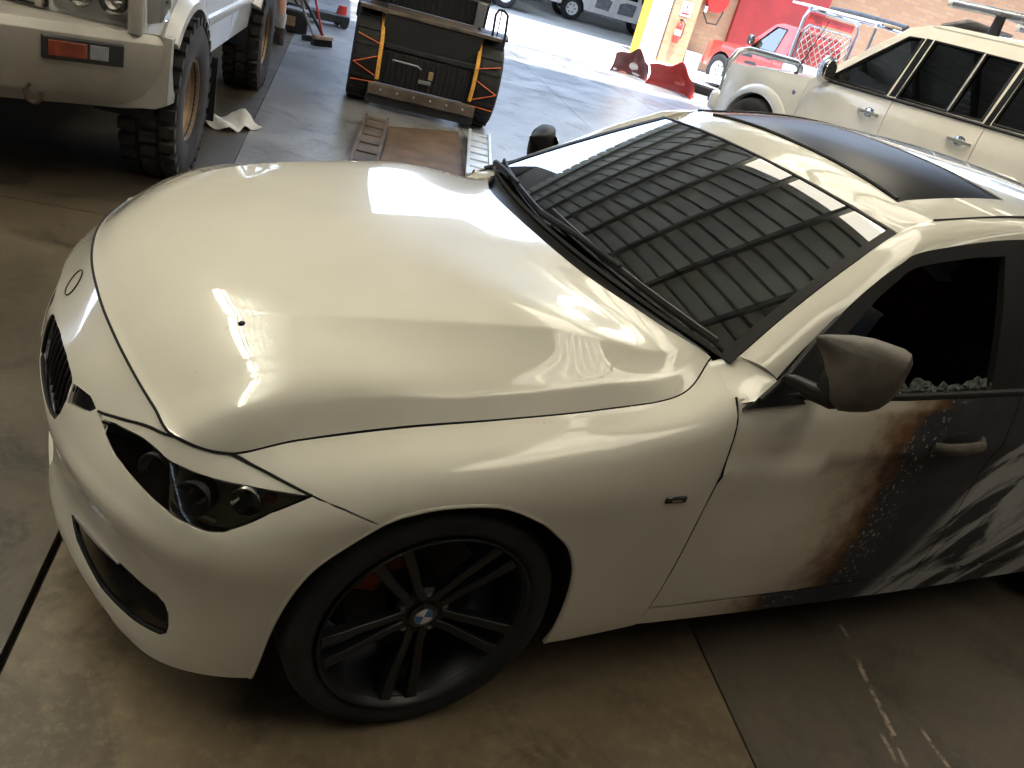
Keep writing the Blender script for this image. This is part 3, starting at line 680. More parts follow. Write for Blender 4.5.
# glasshouse curves (left side, y negative)
UP = np.array([tuple(screen([u], [1])[0] * np.array([1, -1, 1])) for u in (0, .25, .5, .75, 1)] + [(1.375, .572, 1.331), (1.76, .565, 1.380), (2.15, .56, 1.385), (2.55, .545, 1.355), (2.85, .53, 1.290), (3.10, .56, 1.165), (3.32, .63, 1.045)])
LO = np.array([(.790, .800, .950), (.870, .770, 1.018), (.952, .745, 1.077), (1.057, .715, 1.161), (1.176, .685, 1.232), (1.29, .665, 1.274), (1.694, .640, 1.335), (2.10, .64, 1.335), (2.45, .65, 1.285), (2.70, .68, 1.19), (2.86, .73, 1.09), (2.95, .79, 1.01)])
UP[:, 1] *= -1; LO[:, 1] *= -1
n = 90; A_ = curve(UP, n); B_ = curve(LO, n); G = []
for k in np.linspace(0, 1, 9):
    bul = math.sin(PI * k) * .014; G.append(A_ * (1 - k) + B_ * k + np.array([0, -bul * .8, bul * .7]))
sheet('roof_rail', np.array(G), 'sedan_paint', sedan, th=.02, cen=(1.6, 0, 1.1), mirror=True, gap=.001)
# wing finger at the foot of the windscreen pillar
f12 = front(np.full(6, 11.88), np.array([8, 7.85, 7.7, 7.5, 7.3, 7.05]))
fend = np.array([(.705, -.742, .972), (.735, -.765, .968), (.765, -.787, .960), (.790, -.806, .946), (.775, -.830, .930), (.735, -.852, .916)])
FG = []
for k in np.linspace(0, 1, 11):
    r = curve(f12, 21) * (1 - k) + curve(fend, 21) * k; r[:, 2] += .006 * math.sin(PI * k); FG.append(r)
FG = np.array(FG)
sheet('wing_finger', FG, 'sedan_paint', sedan, th=.012, cen=(.7, 0, .5), mirror=True)
# windscreen
full = [(-.055, v) for v in np.linspace(-1, 1, 21)] + [(1, v) for v in np.linspace(1, -1, 21)]
panel('windscreen', screen, full, 'windscreen', sedan, h=.05, sc=(.75, .7), th=.006, gap=.004, cen=(1.5, 0, .8))
inn = [(-.035, v) for v in np.linspace(-.955, .955, 15)] + [(.99, v) for v in np.linspace(.955, -.955, 15)]
panel('windscreen_border', screen, full, 'seal', sedan, holes=[inn], h=.03, sc=(.75, .7), th=.004, gap=.0005, off=.003, cen=(1.5, 0, .8))
# scuttle panel between bonnet and glass
G = []
for k in np.linspace(0, 1, 6):
    row = []
    for v in np.linspace(-.92, .92, 41):
        c = cr(CWL, abs(v) * 5)[0]; b = cr(WB, abs(v) * 5)[0]; p = (c + np.array([-.03, 0, -.030])) * (1 - k) + (b + np.array([-.022, 0, -.026])) * k
        row.append((p[0], -p[1] * (1 if v >= 0 else -1), p[2] - .012 * math.sin(PI * k)))
    G.append(row)
sheet('scuttle_panel', np.array(G), 'black_trim', sedan, th=.01, cen=(.6, 0, .4))
# wipers on the glass
for v0, v1, u1 in ((-.12, .93, .065), (.95 * -1, -.10, .075)):
    vv = np.linspace(v0, v1, 14); pts = [screen([-.02 + .05 * k], [v])[0] + np.array([-.012, 0, .016]) for k, v in zip(np.linspace(0, 1, 14)[::-1] if v0 > -.5 else np.linspace(0, 1, 14)[::-1], vv)]
    w_ = MB().tube(pts, .007, 6, flat=1.6).build('wiper_blade', 'seal', sedan)
    e = pts[0]; m_ = pts[7]; MB().tube([e + np.array([-.03, 0, -.012]), (e + m_) / 2 + np.array([-.022, 0, .006]), m_ + np.array([-.004, 0, .010])], [.013, .009, .006], 8).build('wiper_arm', 'seal', w_)
# roof with a glass sunroof
RXS = [1.205, 1.3, 1.45, 1.7, 2.0, 2.3, 2.6, 2.85]; RZC = [1.316, 1.358, 1.395, 1.422, 1.429, 1.420, 1.385, 1.33]
def roof_(x, v):
    """v = -1..1 between the two rails"""
    x = np.asarray(x, float); v = np.asarray(v, float); a = np.abs(v)
    edge = np.interp(x, UP[4:10, 0], np.arange(6)); E = cr(UP[4:10], edge)
    zc = mono(RXS, RZC, x); ze = E[:, 2]; w = -E[:, 1]
    xs = x + np.where(x < 1.34, (x < 9) * a ** 2.6 * .05 * np.clip((1.34 - x) / .135, 0, 1), 0)
    return np.stack([xs, -v * w, zc - (zc - ze) * a ** 2.3], 1)
SR = [(1.345 - .0 * abs(v), v) for v in np.linspace(-.80, .80, 11)] + [(1.80, v) for v in np.linspace(.80, -.80, 11)]
RO = [(1.207, v) for v in np.linspace(-1, 1, 15)] + [(x, 1) for x in (1.4, 1.7, 2.0, 2.3, 2.6)] + [(2.83, v) for v in np.linspace(1, -1, 9)] + [(x, -1) for x in (2.6, 2.3, 2.0, 1.7, 1.4)]
panel('roof', roof_, RO, 'sedan_paint', sedan, holes=[SR], h=.05, sc=(1, .57), th=.012, cen=(1.8, 0, .9))
panel('sunroof_glass', roof_, SR, 'sunroof', sedan, h=.05, sc=(1, .57), th=.01, off=-.003, cen=(1.8, 0, .9))
for x0, x1 in ((1.40, 1.42), ):
    MB().tube([roof_([1.352], [v])[0] + np.array([0, 0, .002]) for v in np.linspace(-.78, .78, 21)], .006, 6).build('sunroof_seal', 'seal', sedan)
for sg in (1, -1):
    MB().tube([p * np.array([1, sg, 1]) + np.array([0, 0, .003]) for p in curve(UP[5:10], 30)], .0035, 6).build('roof_moulding', 'seal', sedan)
# side window surface between belt and rail, black frames, pillars
def side_glass(x, k):
    """k = 0 at the belt, 1 at the rail"""
    x = np.asarray(x, float); k = np.asarray(k, float)[:, None]
    top = cr(LO, np.interp(x, LO[:, 0], np.arange(len(LO)))); bz = beltz(x)
    f = flank(x, bz); f[:, 1] += .020; f[:, 2] = bz - .01
    P = f * (1 - k) + top * k; P[:, 1] -= (np.sin(PI * k[:, 0]) * .012); return P
fr_o = [(.80, 0), (1.2, 0), (1.69, 0), (1.69, .5), (1.69, 1)] + [(x, 1) for x in np.linspace(1.6, .80, 10)]
fr_i = [(.93, .06), (1.2, .05), (1.585, .05), (1.60, .5), (1.61, .90)] + [(x, .91) for x in (1.5, 1.4, 1.3, 1.2)] + [(1.1, .86), (1.0, .74), (.94, .45)]
panel('window_frame', side_glass, fr_o, 'seal', LDOOR, holes=[fr_i], h=.04, sc=(1, .3), th=.02, gap=.0005)
panel('window_frame', lambda x, k: side_glass(x, k) * np.array([1, -1, 1]), fr_o, 'seal', RDOOR, holes=[fr_i], h=.04, sc=(1, .3), th=.02, gap=.0005)
panel('window_glass', lambda x, k: side_glass(x, k) * np.array([1, -1, 1]), fr_i, 'tint_glass', RDOOR, h=.06, sc=(1, .3), th=.004, gap=-.003, off=-.006)
# jagged glass left along the sill of the broken window
jag = [(.95, -.02)]; random.seed(11)
for x in np.linspace(.96, 1.58, 32): jag.append((x, .06 + random.uniform(.0, .06) * (1.3 if x > 1.15 else .5)))
jag.append((1.585, -.02))
M['shard_glass'] = simple('shard_glass', (.11, .12, .11), .25, 0, .5, .7, 60, bump=.8, bscale=120)
panel('broken_glass', side_glass, jag, 'shard_glass', LDOOR, h=.03, sc=(1, .3), th=.004, gap=0, off=-.012)
for kx in range(46):
    x = random.uniform(1.0, 1.58); p = side_glass([x], [random.uniform(-.01, .05)])[0] + np.array([0, random.uniform(-.018, .01), .012]); s = random.uniform(.005, .011)
    MB().box(p, (s, s, s * .7), (random.random() * 3, random.random() * 3, random.random() * 3)).build('glass_crumb', 'shard_glass', LDOOR)
rr_o = [(1.69, 0), (2.2, 0), (2.66, 0), (2.80, .5), (2.62, 1)] + [(x, 1) for x in np.linspace(2.5, 1.69, 8)] + [(1.69, .5)]
rr_i = [(1.78, .05), (2.2, .05), (2.6, .06), (2.70, .4), (2.50, .90), (2.2, .92), (1.80, .91)]
for sg, dr in ((1, LRD), (-1, RRD)):
    fn = (lambda x, k, sg=sg: side_glass(x, k) * np.array([1, sg, 1]))
    panel('window_frame', fn, rr_o, 'seal', dr, holes=[rr_i], h=.05, sc=(1, .3), th=.02, gap=.0005)
    panel('window_glass', fn, rr_i, 'tint_glass', dr, h=.08, sc=(1, .3), th=.004, gap=-.003, off=-.006)
    MB().tube([flank([x], [beltz(x) + .0])[0] * np.array([1, sg, 1]) + np.array([0, sg * .008, .0]) for x in np.linspace(.76, 2.62, 30)], .011, 8).build('belt_strip', 'seal', sedan)
    # black corner triangle that carries the mirror
    cor = [(.68, -.02), (.80, -.02), (.97, -.02), (.955, .98), (.88, .98), (.79, .75)]
    tri = [(.662, .905), (.98, .912), (.985, .93), (.975, 1.07), (.90, 1.035), (.80, .962), (.72, .930)]
    def trif(x, z, sg=sg): return np.stack([x, -sg * (.866 - (z - .905) * .62 - (x - .66) * .06), z], 1)
    tp_ = panel('mirror_corner', trif, tri, 'seal', LDOOR if sg > 0 else RDOOR, h=.05, th=.02, gap=0)
    MB().tube([trif(np.array([x]), np.array([z]))[0] + np.array([0, -sg * .006, 0]) for x, z in ((.70, .924), (.80, .975), (.90, 1.046), (.99, 1.10))], .008, 6).build('corner_bead', 'black_trim', tp_)
# tail, boot lid, rear glass
BT = np.array([[(3.30, 0, 1.075), (3.32, .35, 1.07), (3.33, .62, 1.045)], [(3.45, 0, 1.075), (3.45, .4, 1.07), (3.45, .72, 1.03)], [(3.70, 0, 1.075), (3.70, .45, 1.065), (3.66, .74, 1.02)], [(3.82, 0, 1.04), (3.81, .45, 1.03), (3.74, .74, .98)], [(3.86, 0, .90), (3.85, .45, .90), (3.79, .72, .88)], [(3.88, 0, .62), (3.87, .45, .62), (3.82, .74, .62)]])
full_bt = np.concatenate([BT[:, :0:-1] * np.array([1, -1, 1]), BT], 1)
sheet('boot_lid', np.swapaxes(cr(np.swapaxes(cr(full_bt, np.linspace(0, 5, 26)), 0, 1), np.linspace(0, 4, 25)), 0, 1), 'sedan_paint', sedan, th=.015, cen=(3, 0, .5))
RBp = np.array([[(3.84, 0, .62), (3.83, .5, .62), (3.72, .83, .64), (3.55, .865, .66)], [(3.90, 0, .45), (3.88, .5, .45), (3.77, .84, .45), (3.55, .87, .45)], [(3.86, 0, .24), (3.84, .5, .24), (3.74, .82, .24), (3.55, .85, .22)]])
full_rb = np.concatenate([RBp[:, :0:-1] * np.array([1, -1, 1]), RBp], 1)
sheet('rear_bumper', np.swapaxes(cr(np.swapaxes(cr(full_rb, np.linspace(0, 2, 11)), 0, 1), np.linspace(0, 6, 31)), 0, 1), 'sedan_paint', sedan, th=.015, cen=(3, 0, .4))
RG = np.array([[(2.84, 0, 1.335), (2.84, .3, 1.325), (2.86, .53, 1.285)], [(3.08, 0, 1.225), (3.09, .32, 1.215), (3.11, .56, 1.16)], [(3.31, 0, 1.085), (3.32, .35, 1.08), (3.33, .62, 1.05)]])
full_rg = np.concatenate([RG[:, :0:-1] * np.array([1, -1, 1]), RG], 1)
sheet('rear_glass', np.swapaxes(cr(np.swapaxes(cr(full_rg, np.linspace(0, 2, 9)), 0, 1), np.linspace(0, 4, 15)), 0, 1), 'tint_glass', sedan, th=.005, cen=(2.6, 0, .8))
for sg in (1, -1):
    lp = MB().loft([[(3.72, sg * .74, .80), (3.72, sg * .74, .93), (3.70, sg * .80, .93), (3.70, sg * .80, .80)], [(3.865, sg * .42, .80), (3.865, sg * .42, .93), (3.80, sg * .42, .93), (3.80, sg * .42, .80)]]).build('tail_lamp', 'red_plastic', sedan, bevel=.01)
# underbody, wheel houses
MB().prism([(-.60, .22), (-.40, .24), (-.40, .60), (.40, .60), (.40, .24), (2.40, .22), (2.42, .60), (3.18, .62), (3.2, .28), (3.75, .30), (3.78, .56), (3.2, .70), (.5, .66), (-.52, .62)], -.56, .56).build('floor_pan', 'interior', sedan)
MB().prism([(.40, .24), (2.40, .22), (2.40, .36), (.42, .36)], -.80, .80).build('underbody', 'interior', sedan)
for sg in (1, -1):
    for cx, cz in ((0, .318), (2.81, .325)):
        V = []; Fc = []
        aa = np.linspace(math.radians(-12), math.radians(192), 28)
        for a in aa:
            ow = .855 - .045 * max(0, -math.cos(a)) ** 2 - .02 * max(0, math.sin(a)); V += [(cx + .372 * math.cos(a), sg * ow, cz + .372 * math.sin(a)), (cx + .372 * math.cos(a), sg * .57, cz + .372 * math.sin(a)), (cx, sg * .565, cz)]
        for i in range(len(aa) - 1): Fc += [(3 * i, 3 * i + 3, 3 * i + 4, 3 * i + 1), (3 * i + 1, 3 * i + 4, 3 * i + 5)]
        wl = MB().add(V, Fc); wl.v = [(x, y * (.985 if abs(y) > .7 else 1), z) for x, y, z in wl.v]
        wl.build('wheel_house', 'interior', sedan)
# engine bay filler so that the shut lines read dark
MB().prism([(-.56, .30), (-.42, .30), (-.42, .62), (.42, .62), (.42, .40), (.60, .40), (.60, .83), (.30, .82), (-.20, .76), (-.5, .68)], -.55, .55).build('engine_cover', 'interior', sedan)
# cabin: dash, seats, steering wheel, trim
MB().loft([[(x, y, z) for x, z in ((.74, .80), (.72, .90), (.80, .945), (.95, .95), (1.12, .90), (1.15, .78), (1.05, .62), (.76, .60))] for y in (-.68, -.3, .3, .68)]).build('dashboard', 'interior', sedan)
MB().tube([(1.20 + .185 * math.sin(q) * .35, -.36 + .185 * math.cos(q), .86 + .185 * math.sin(q) * .93) for q in np.linspace(0, 2 * PI, 25)[:-1]], .015, 8, closed=True).build('steering_wheel', 'interior', sedan)
MB().loft([[(1.08, -.36 + .04 * math.cos(q), .83 + .04 * math.sin(q)) for q in np.linspace(0, 2 * PI, 9)[:-1]], [(1.20, -.36 + .07 * math.cos(q), .86 + .06 * math.sin(q)) for q in np.linspace(0, 2 * PI, 9)[:-1]]]).build('steering_hub', 'interior', sedan)
def ring8(c, a, b, up=(0, 0, 1), rt=(0, 1, 0), n=14, p=2.8):
    out = []
    for q in np.linspace(0, 2 * PI, n + 1)[:-1]:
        cc, ss = math.cos(q), math.sin(q)
        out.append(Vector(c) + Vector(rt) * (a * abs(cc) ** (2 / p) * (1 if cc >= 0 else -1)) + Vector(up) * (b * abs(ss) ** (2 / p) * (1 if ss >= 0 else -1)))
    return out
for y in (-.37, .37):
    st = MB().loft([ring8((x, y, z), w, h) for x, z, w, h in ((1.38, .50, .20, .05), (1.42, .50, .25, .08), (1.65, .48, .26, .08), (1.90, .46, .25, .08), (1.94, .46, .2, .05))]).build('front_seat', 'seat_cloth', sedan)
    MB().loft([ring8((x, y, z), w, h, up=(.95, 0, .3)) for x, z, w, h in ((1.88, .50, .22, .05), (1.91, .56, .26, .07), (1.98, .85, .25, .07), (2.05, 1.02, .20, .06), (2.06, 1.05, .12, .04))]).build('seat_back', 'seat_cloth', st)
    MB().loft([ring8((x, y, z), w, h, up=(.95, 0, .3)) for x, z, w, h in ((2.06, 1.06, .09, .03), (2.07, 1.08, .13, .05), (2.11, 1.20, .13, .05), (2.12, 1.23, .08, .03))]).build('head_rest', 'seat_cloth', st)
MB().loft([ring8((x, 0, z), w, h) for x, z, w, h in ((2.30, .50, .62, .06), (2.5, .50, .66, .09), (2.75, .48, .66, .09))]).build('rear_seat', 'seat_cloth', sedan)
MB().loft([ring8((x, 0, z), w, h, up=(.9, 0, .4)) for x, z, w, h in ((2.74, .50, .6, .07), (2.86, .80, .62, .08), (2.97, 1.0, .56, .06))]).build('rear_backrest', 'seat_cloth', sedan)
for sg in (1, -1):
    MB().box((1.16, sg * .775, .62), (.95, .03, .54)).build('door_card', 'interior', LDOOR if sg < 0 else RDOOR)
# scorched, rust-brown inner pillar trim seen through the open window
MB().loft([ring8((x, -.20, z), .13, h, up=(0, 0, 1)) for x, z, h in ((1.80, .97, .03), (1.83, .98, .08), (1.90, .99, .10), (1.96, .99, .06))]).build('scorched_trim', 'rust_panel', sedan)
# door mirrors
def mirror(sg, parent):
    secs = [(.770, -.872, 1.100, .004, .006), (.792, -.882, 1.088, .016, .024), (.818, -.898, 1.062, .034, .056), (.838, -.915, 1.045, .046, .080), (.862, -.945, 1.044, .050, .090), (.884, -.973, 1.050, .048, .086), (.902, -.996, 1.058, .044, .080), (.914, -1.011, 1.064, .034, .070), (.920, -1.019, 1.066, .016, .052)]
    rings = []
    for si, (x, y, z, a, b) in enumerate(secs):
        r = []
        for q in np.linspace(0, 2 * PI, 29)[:-1]:
            cc, ss = math.cos(q), math.sin(q); p = 3.4
            u_ = a * abs(cc) ** (2 / p) * np.sign(cc); w_ = b * abs(ss) ** (2 / p) * np.sign(ss)
            lw = (1.104 - (z + w_)) / .15 * max(0, 1 - si / 5); r.append((x + u_ * .78 + .050 * lw, (y + u_ * .62 - .034 * lw - .018 * (w_ < 0) * w_ / .09) * sg, z + w_ + .12 * u_))
        rings.append(r)
    mh = MB().loft(rings).build('door_mirror', 'burnt_plastic', parent)
    MB().loft([ring8((x, y * sg, z), a, b, rt=(.78, .62 * sg, 0), n=14, p=2.2) for x, y, z, a, b in ((.815, -.893, 1.02, .012, .03), (.828, -.900, 1.02, .026, .052), (.845, -.918, 1.022, .032, .062), (.870, -.945, 1.03, .03, .06))]).build('mirror_neck', 'black_trim', mh)
    MB().loft([ring8((.775, -.850 * sg, .978), .030, .014, rt=(1, 0, 0)), ring8((.80, -.872 * sg, .975), .028, .015, rt=(1, 0, 0)), ring8((.825, -.895 * sg, .968), .03, .02, rt=(1, 0, 0)), ring8((.855, -.93 * sg, .975), .03, .03, rt=(1, 0, 0))]).build('mirror_arm', 'black_trim', mh)
    MB().loft([ring8((.918, -.95 * sg, 1.055), .075, .055, rt=(.15, 1, 0)), ring8((.922, -.95 * sg, 1.055), .073, .053, rt=(.15, 1, 0))]).build('mirror_glass', 'chrome', mh)
    return mh
mirror(1, LDOOR); rm_ = mirror(-1, RDOOR); rm_.location = (.10, 0, -.035); rm_.data.materials[0] = M['seal']
# wheels
def sedan_wheel(x, z, sg):
    c = Vector((x, sg * .748, z)); o = -1 if sg < 0 else 1
    R0 = z - .001
    prof = [(.248, -.10), (.262, -.113), (.285, -.120), (.305, -.116), (R0 - .006, -.100), (R0, -.085), (R0, .085), (R0 - .006, .100), (.305, .114), (.285, .118), (.262, .111), (.252, .100), (.240, .095), (.240, -.095)]
    ty = MB(); ty.loft([[c + Vector((r * math.cos(q), o * h, r * math.sin(q))) for r, h in prof] for q in np.linspace(0, 2 * PI, 73)[:-1]], closed=True)
    tyre = ty.build('tyre', 'rubber', sedan, sharp=50)
    for gy in (-.045, 0, .045):
        MB().tube([c + Vector(((R0 + .0003) * math.cos(q), gy, (R0 + .0003) * math.sin(q))) for q in np.linspace(0, 2 * PI, 49)[:-1]], .003, 6, closed=True).build('tread_groove', 'joint', tyre)
    rim = MB()
    rim.loft([[c + Vector((r * math.cos(q), o * h, r * math.sin(q))) for r, h in ((.253, .106), (.256, .112), (.253, .117), (.246, .112), (.238, .085), (.222, .03), (.215, -.08), (.228, -.09), (.236, .02))] for q in np.linspace(0, 2 * PI, 73)[:-1]], closed=True)
    ro = rim.build('rim', 'wheel_black', tyre, sharp=60)
    for k in range(5):
        base = PI / 2 + 2 * PI * k / 5 + .54
        for s in (-1, 1):
            a0 = base + s * .23; a1 = base + s * .14
            rings = []
            for r, h, w, d in ((.045, .074, .026, .02), (.09, .080, .026, .02), (.15, .090, .027, .02), (.205, .100, .031, .02), (.243, .104, .038, .02)):
                a = a0 + (a1 - a0) * (r / .24) if r > .05 else base + s * .36
                e = Vector((math.cos(a), 0, math.sin(a))); t = Vector((-math.sin(a), 0, math.cos(a)))
                p = c + e * r
                rings.append([p + t * (w * .5 * i) + Vector((0, o * (h - (.0 if j > 0 else d * 1.4)), 0)) for i, j in ((-1, -1), (1, -1), (.8, 1), (-.8, 1))])
            MB().loft(rings).build('spoke', 'wheel_black', tyre, bevel=.004)
    MB().lathe([(0, .070), (.062, .068), (.070, .060), (.072, .02), (0, .02)], n=32).xf(Matrix.Translation(c) @ Matrix.Diagonal((1, o, 1, 1))).build('hub', 'wheel_black', tyre)
    cap = MB().lathe([(0, .079), (.026, .079), (.034, .077), (.036, .070), (0, .070)], n=32).xf(Matrix.Translation(c) @ Matrix.Diagonal((1, o, 1, 1))).build('hub_cap', 'black_gloss', tyre)
    for q in range(4):
        seg = [(0, 0)] + [(.022 * math.cos(a), .022 * math.sin(a)) for a in np.linspace(q * PI / 2, (q + 1) * PI / 2, 9)]
        MB().prism([(px, pz) for px, pz in seg], .0785, .0812).xf(Matrix.Translation(c) @ Matrix.Diagonal((1, o, 1, 1)) @ Matrix.Rotation(.25, 4, 'Y')).build('badge_quarter', 'blue_ink' if q % 2 == 0 else 'white_plastic', tyre)
    MB().tube([c + Vector((.0225 * math.cos(q), o * .0800, .0225 * math.sin(q))) for q in np.linspace(0, 2 * PI, 33)[:-1]], .0014, 6, closed=True).build('badge_ring', 'chrome', tyre)
    for k in range(5):
        a = PI / 2 + 2 * PI * k / 5 + .54 + PI / 5; MB().lathe([(0, .072), (.006, .071), (.0085, .066), (.0085, .05), (0, .05)], n=10).xf(Matrix.Translation(c + Vector((.056 * math.cos(a), 0, .056 * math.sin(a)))) @ Matrix.Diagonal((1, o, 1, 1))).build('wheel_bolt', 'steel', tyre)
    MB().lathe([(.07, -.005), (.165, -.005), (.165, -.03), (.07, -.03)], n=40).xf(Matrix.Translation(c) @ Matrix.Diagonal((1, o, 1, 1))).build('brake_disc', 'dark_metal', tyre)
    cal = MB(); rings = []
    for a in np.linspace(math.radians(110), math.radians(165), 9):
        e = Vector((math.cos(a), 0, math.sin(a))); rings.append([c + e * r + Vector((0, o * h, 0)) for r, h in ((.105, -.045), (.178, -.045), (.178, .014), (.105, .014))])
    cal.loft(rings).build('brake_caliper', 'rust_disc', tyre, bevel=.006)
for sg in (-1, 1):
    sedan_wheel(0, .322, sg); sedan_wheel(2.81, .322, sg)

# ------------------------------------------------------------------ other vehicles: a general builder (nose towards -x, front axle at x = 0)
def off_wheel(parent, x, y, R, wd, rr, tyre_mat='mud_rubber', rim_mat='alloy', lugs=True, holes=6, z=None):
    z = R if z is None else z; c = Vector((x, y, z)); o = -1 if y < 0 else 1; h = wd / 2
    prof = [(rr * 1.0, -h * .8), (rr * 1.18, -h * .97), (R * .90, -h), (R * .975, -h * .88), (R, -h * .66), (R, h * .66), (R * .975, h * .88), (R * .90, h), (rr * 1.18, h * .97), (rr * 1.0, h * .8), (rr * .96, h * .7), (rr * .96, -h * .7)]
    t = MB().loft([[c + Vector((r * math.cos(q), o * k, r * math.sin(q))) for r, k in prof] for q in np.linspace(0, 2 * PI, 49)[:-1]], closed=True).build('tyre', tyre_mat, parent, sharp=50)
    if lugs:
        for k in range(30):
            q = 2 * PI * k / 30
            for row, off in ((-.52, 0), (0, .5), (.52, 0)):
                qq = q + off * 2 * PI / 30; e = Vector((math.cos(qq), 0, math.sin(qq)))
                b = MB().box((0, 0, 0), (.045, wd * .27, R * .13)); b.xf(Matrix.Translation(c + e * (R + .004) + Vector((0, row * wd * .68, 0))) @ Euler((0, -qq, .25 if row == 0 else 0)).to_matrix().to_4x4())
                if k == 0 and row == -.52: mbx = MB()
                mbx.add(b.v, b.f)
        lo_ = mbx.build('tread_lugs', tyre_mat, t); lo_['kind'] = 'stuff'
    dish = [(0, h * .35), (rr * .22, h * .38), (rr * .30, h * .30), (rr * .72, h * .20), (rr * .80, h * .42), (rr * .93, h * .55), (rr * 1.0, h * .84), (rr * 1.03, h * .84), (rr * .98, h * .3), (rr * .9, -h * .6), (0, -h * .6)]
    MB().lathe(dish, n=40).xf(Matrix.Translation(c) @ Matrix.Diagonal((1, o, 1, 1))).build('rim', rim_mat, t, sharp=30)
    for k in range(holes):
        q = 2 * PI * k / holes; e = Vector((math.cos(q), 0, math.sin(q))) * rr * .62
        MB().lathe([(0, .004), (rr * .13, .003), (rr * .14, -.006), (0, -.006)], n=12).xf(Matrix.Translation(c + e + Vector((0, o * h * .235, 0))) @ Matrix.Diagonal((1, o, 1, 1))).build('rim_hole', 'joint', t)
    MB().lathe([(0, h * .62), (rr * .16, h * .60), (rr * .18, h * .36), (0, h * .36)], n=20).xf(Matrix.Translation(c) @ Matrix.Diagonal((1, o, 1, 1))).build('hub', rim_mat, t)
    return t
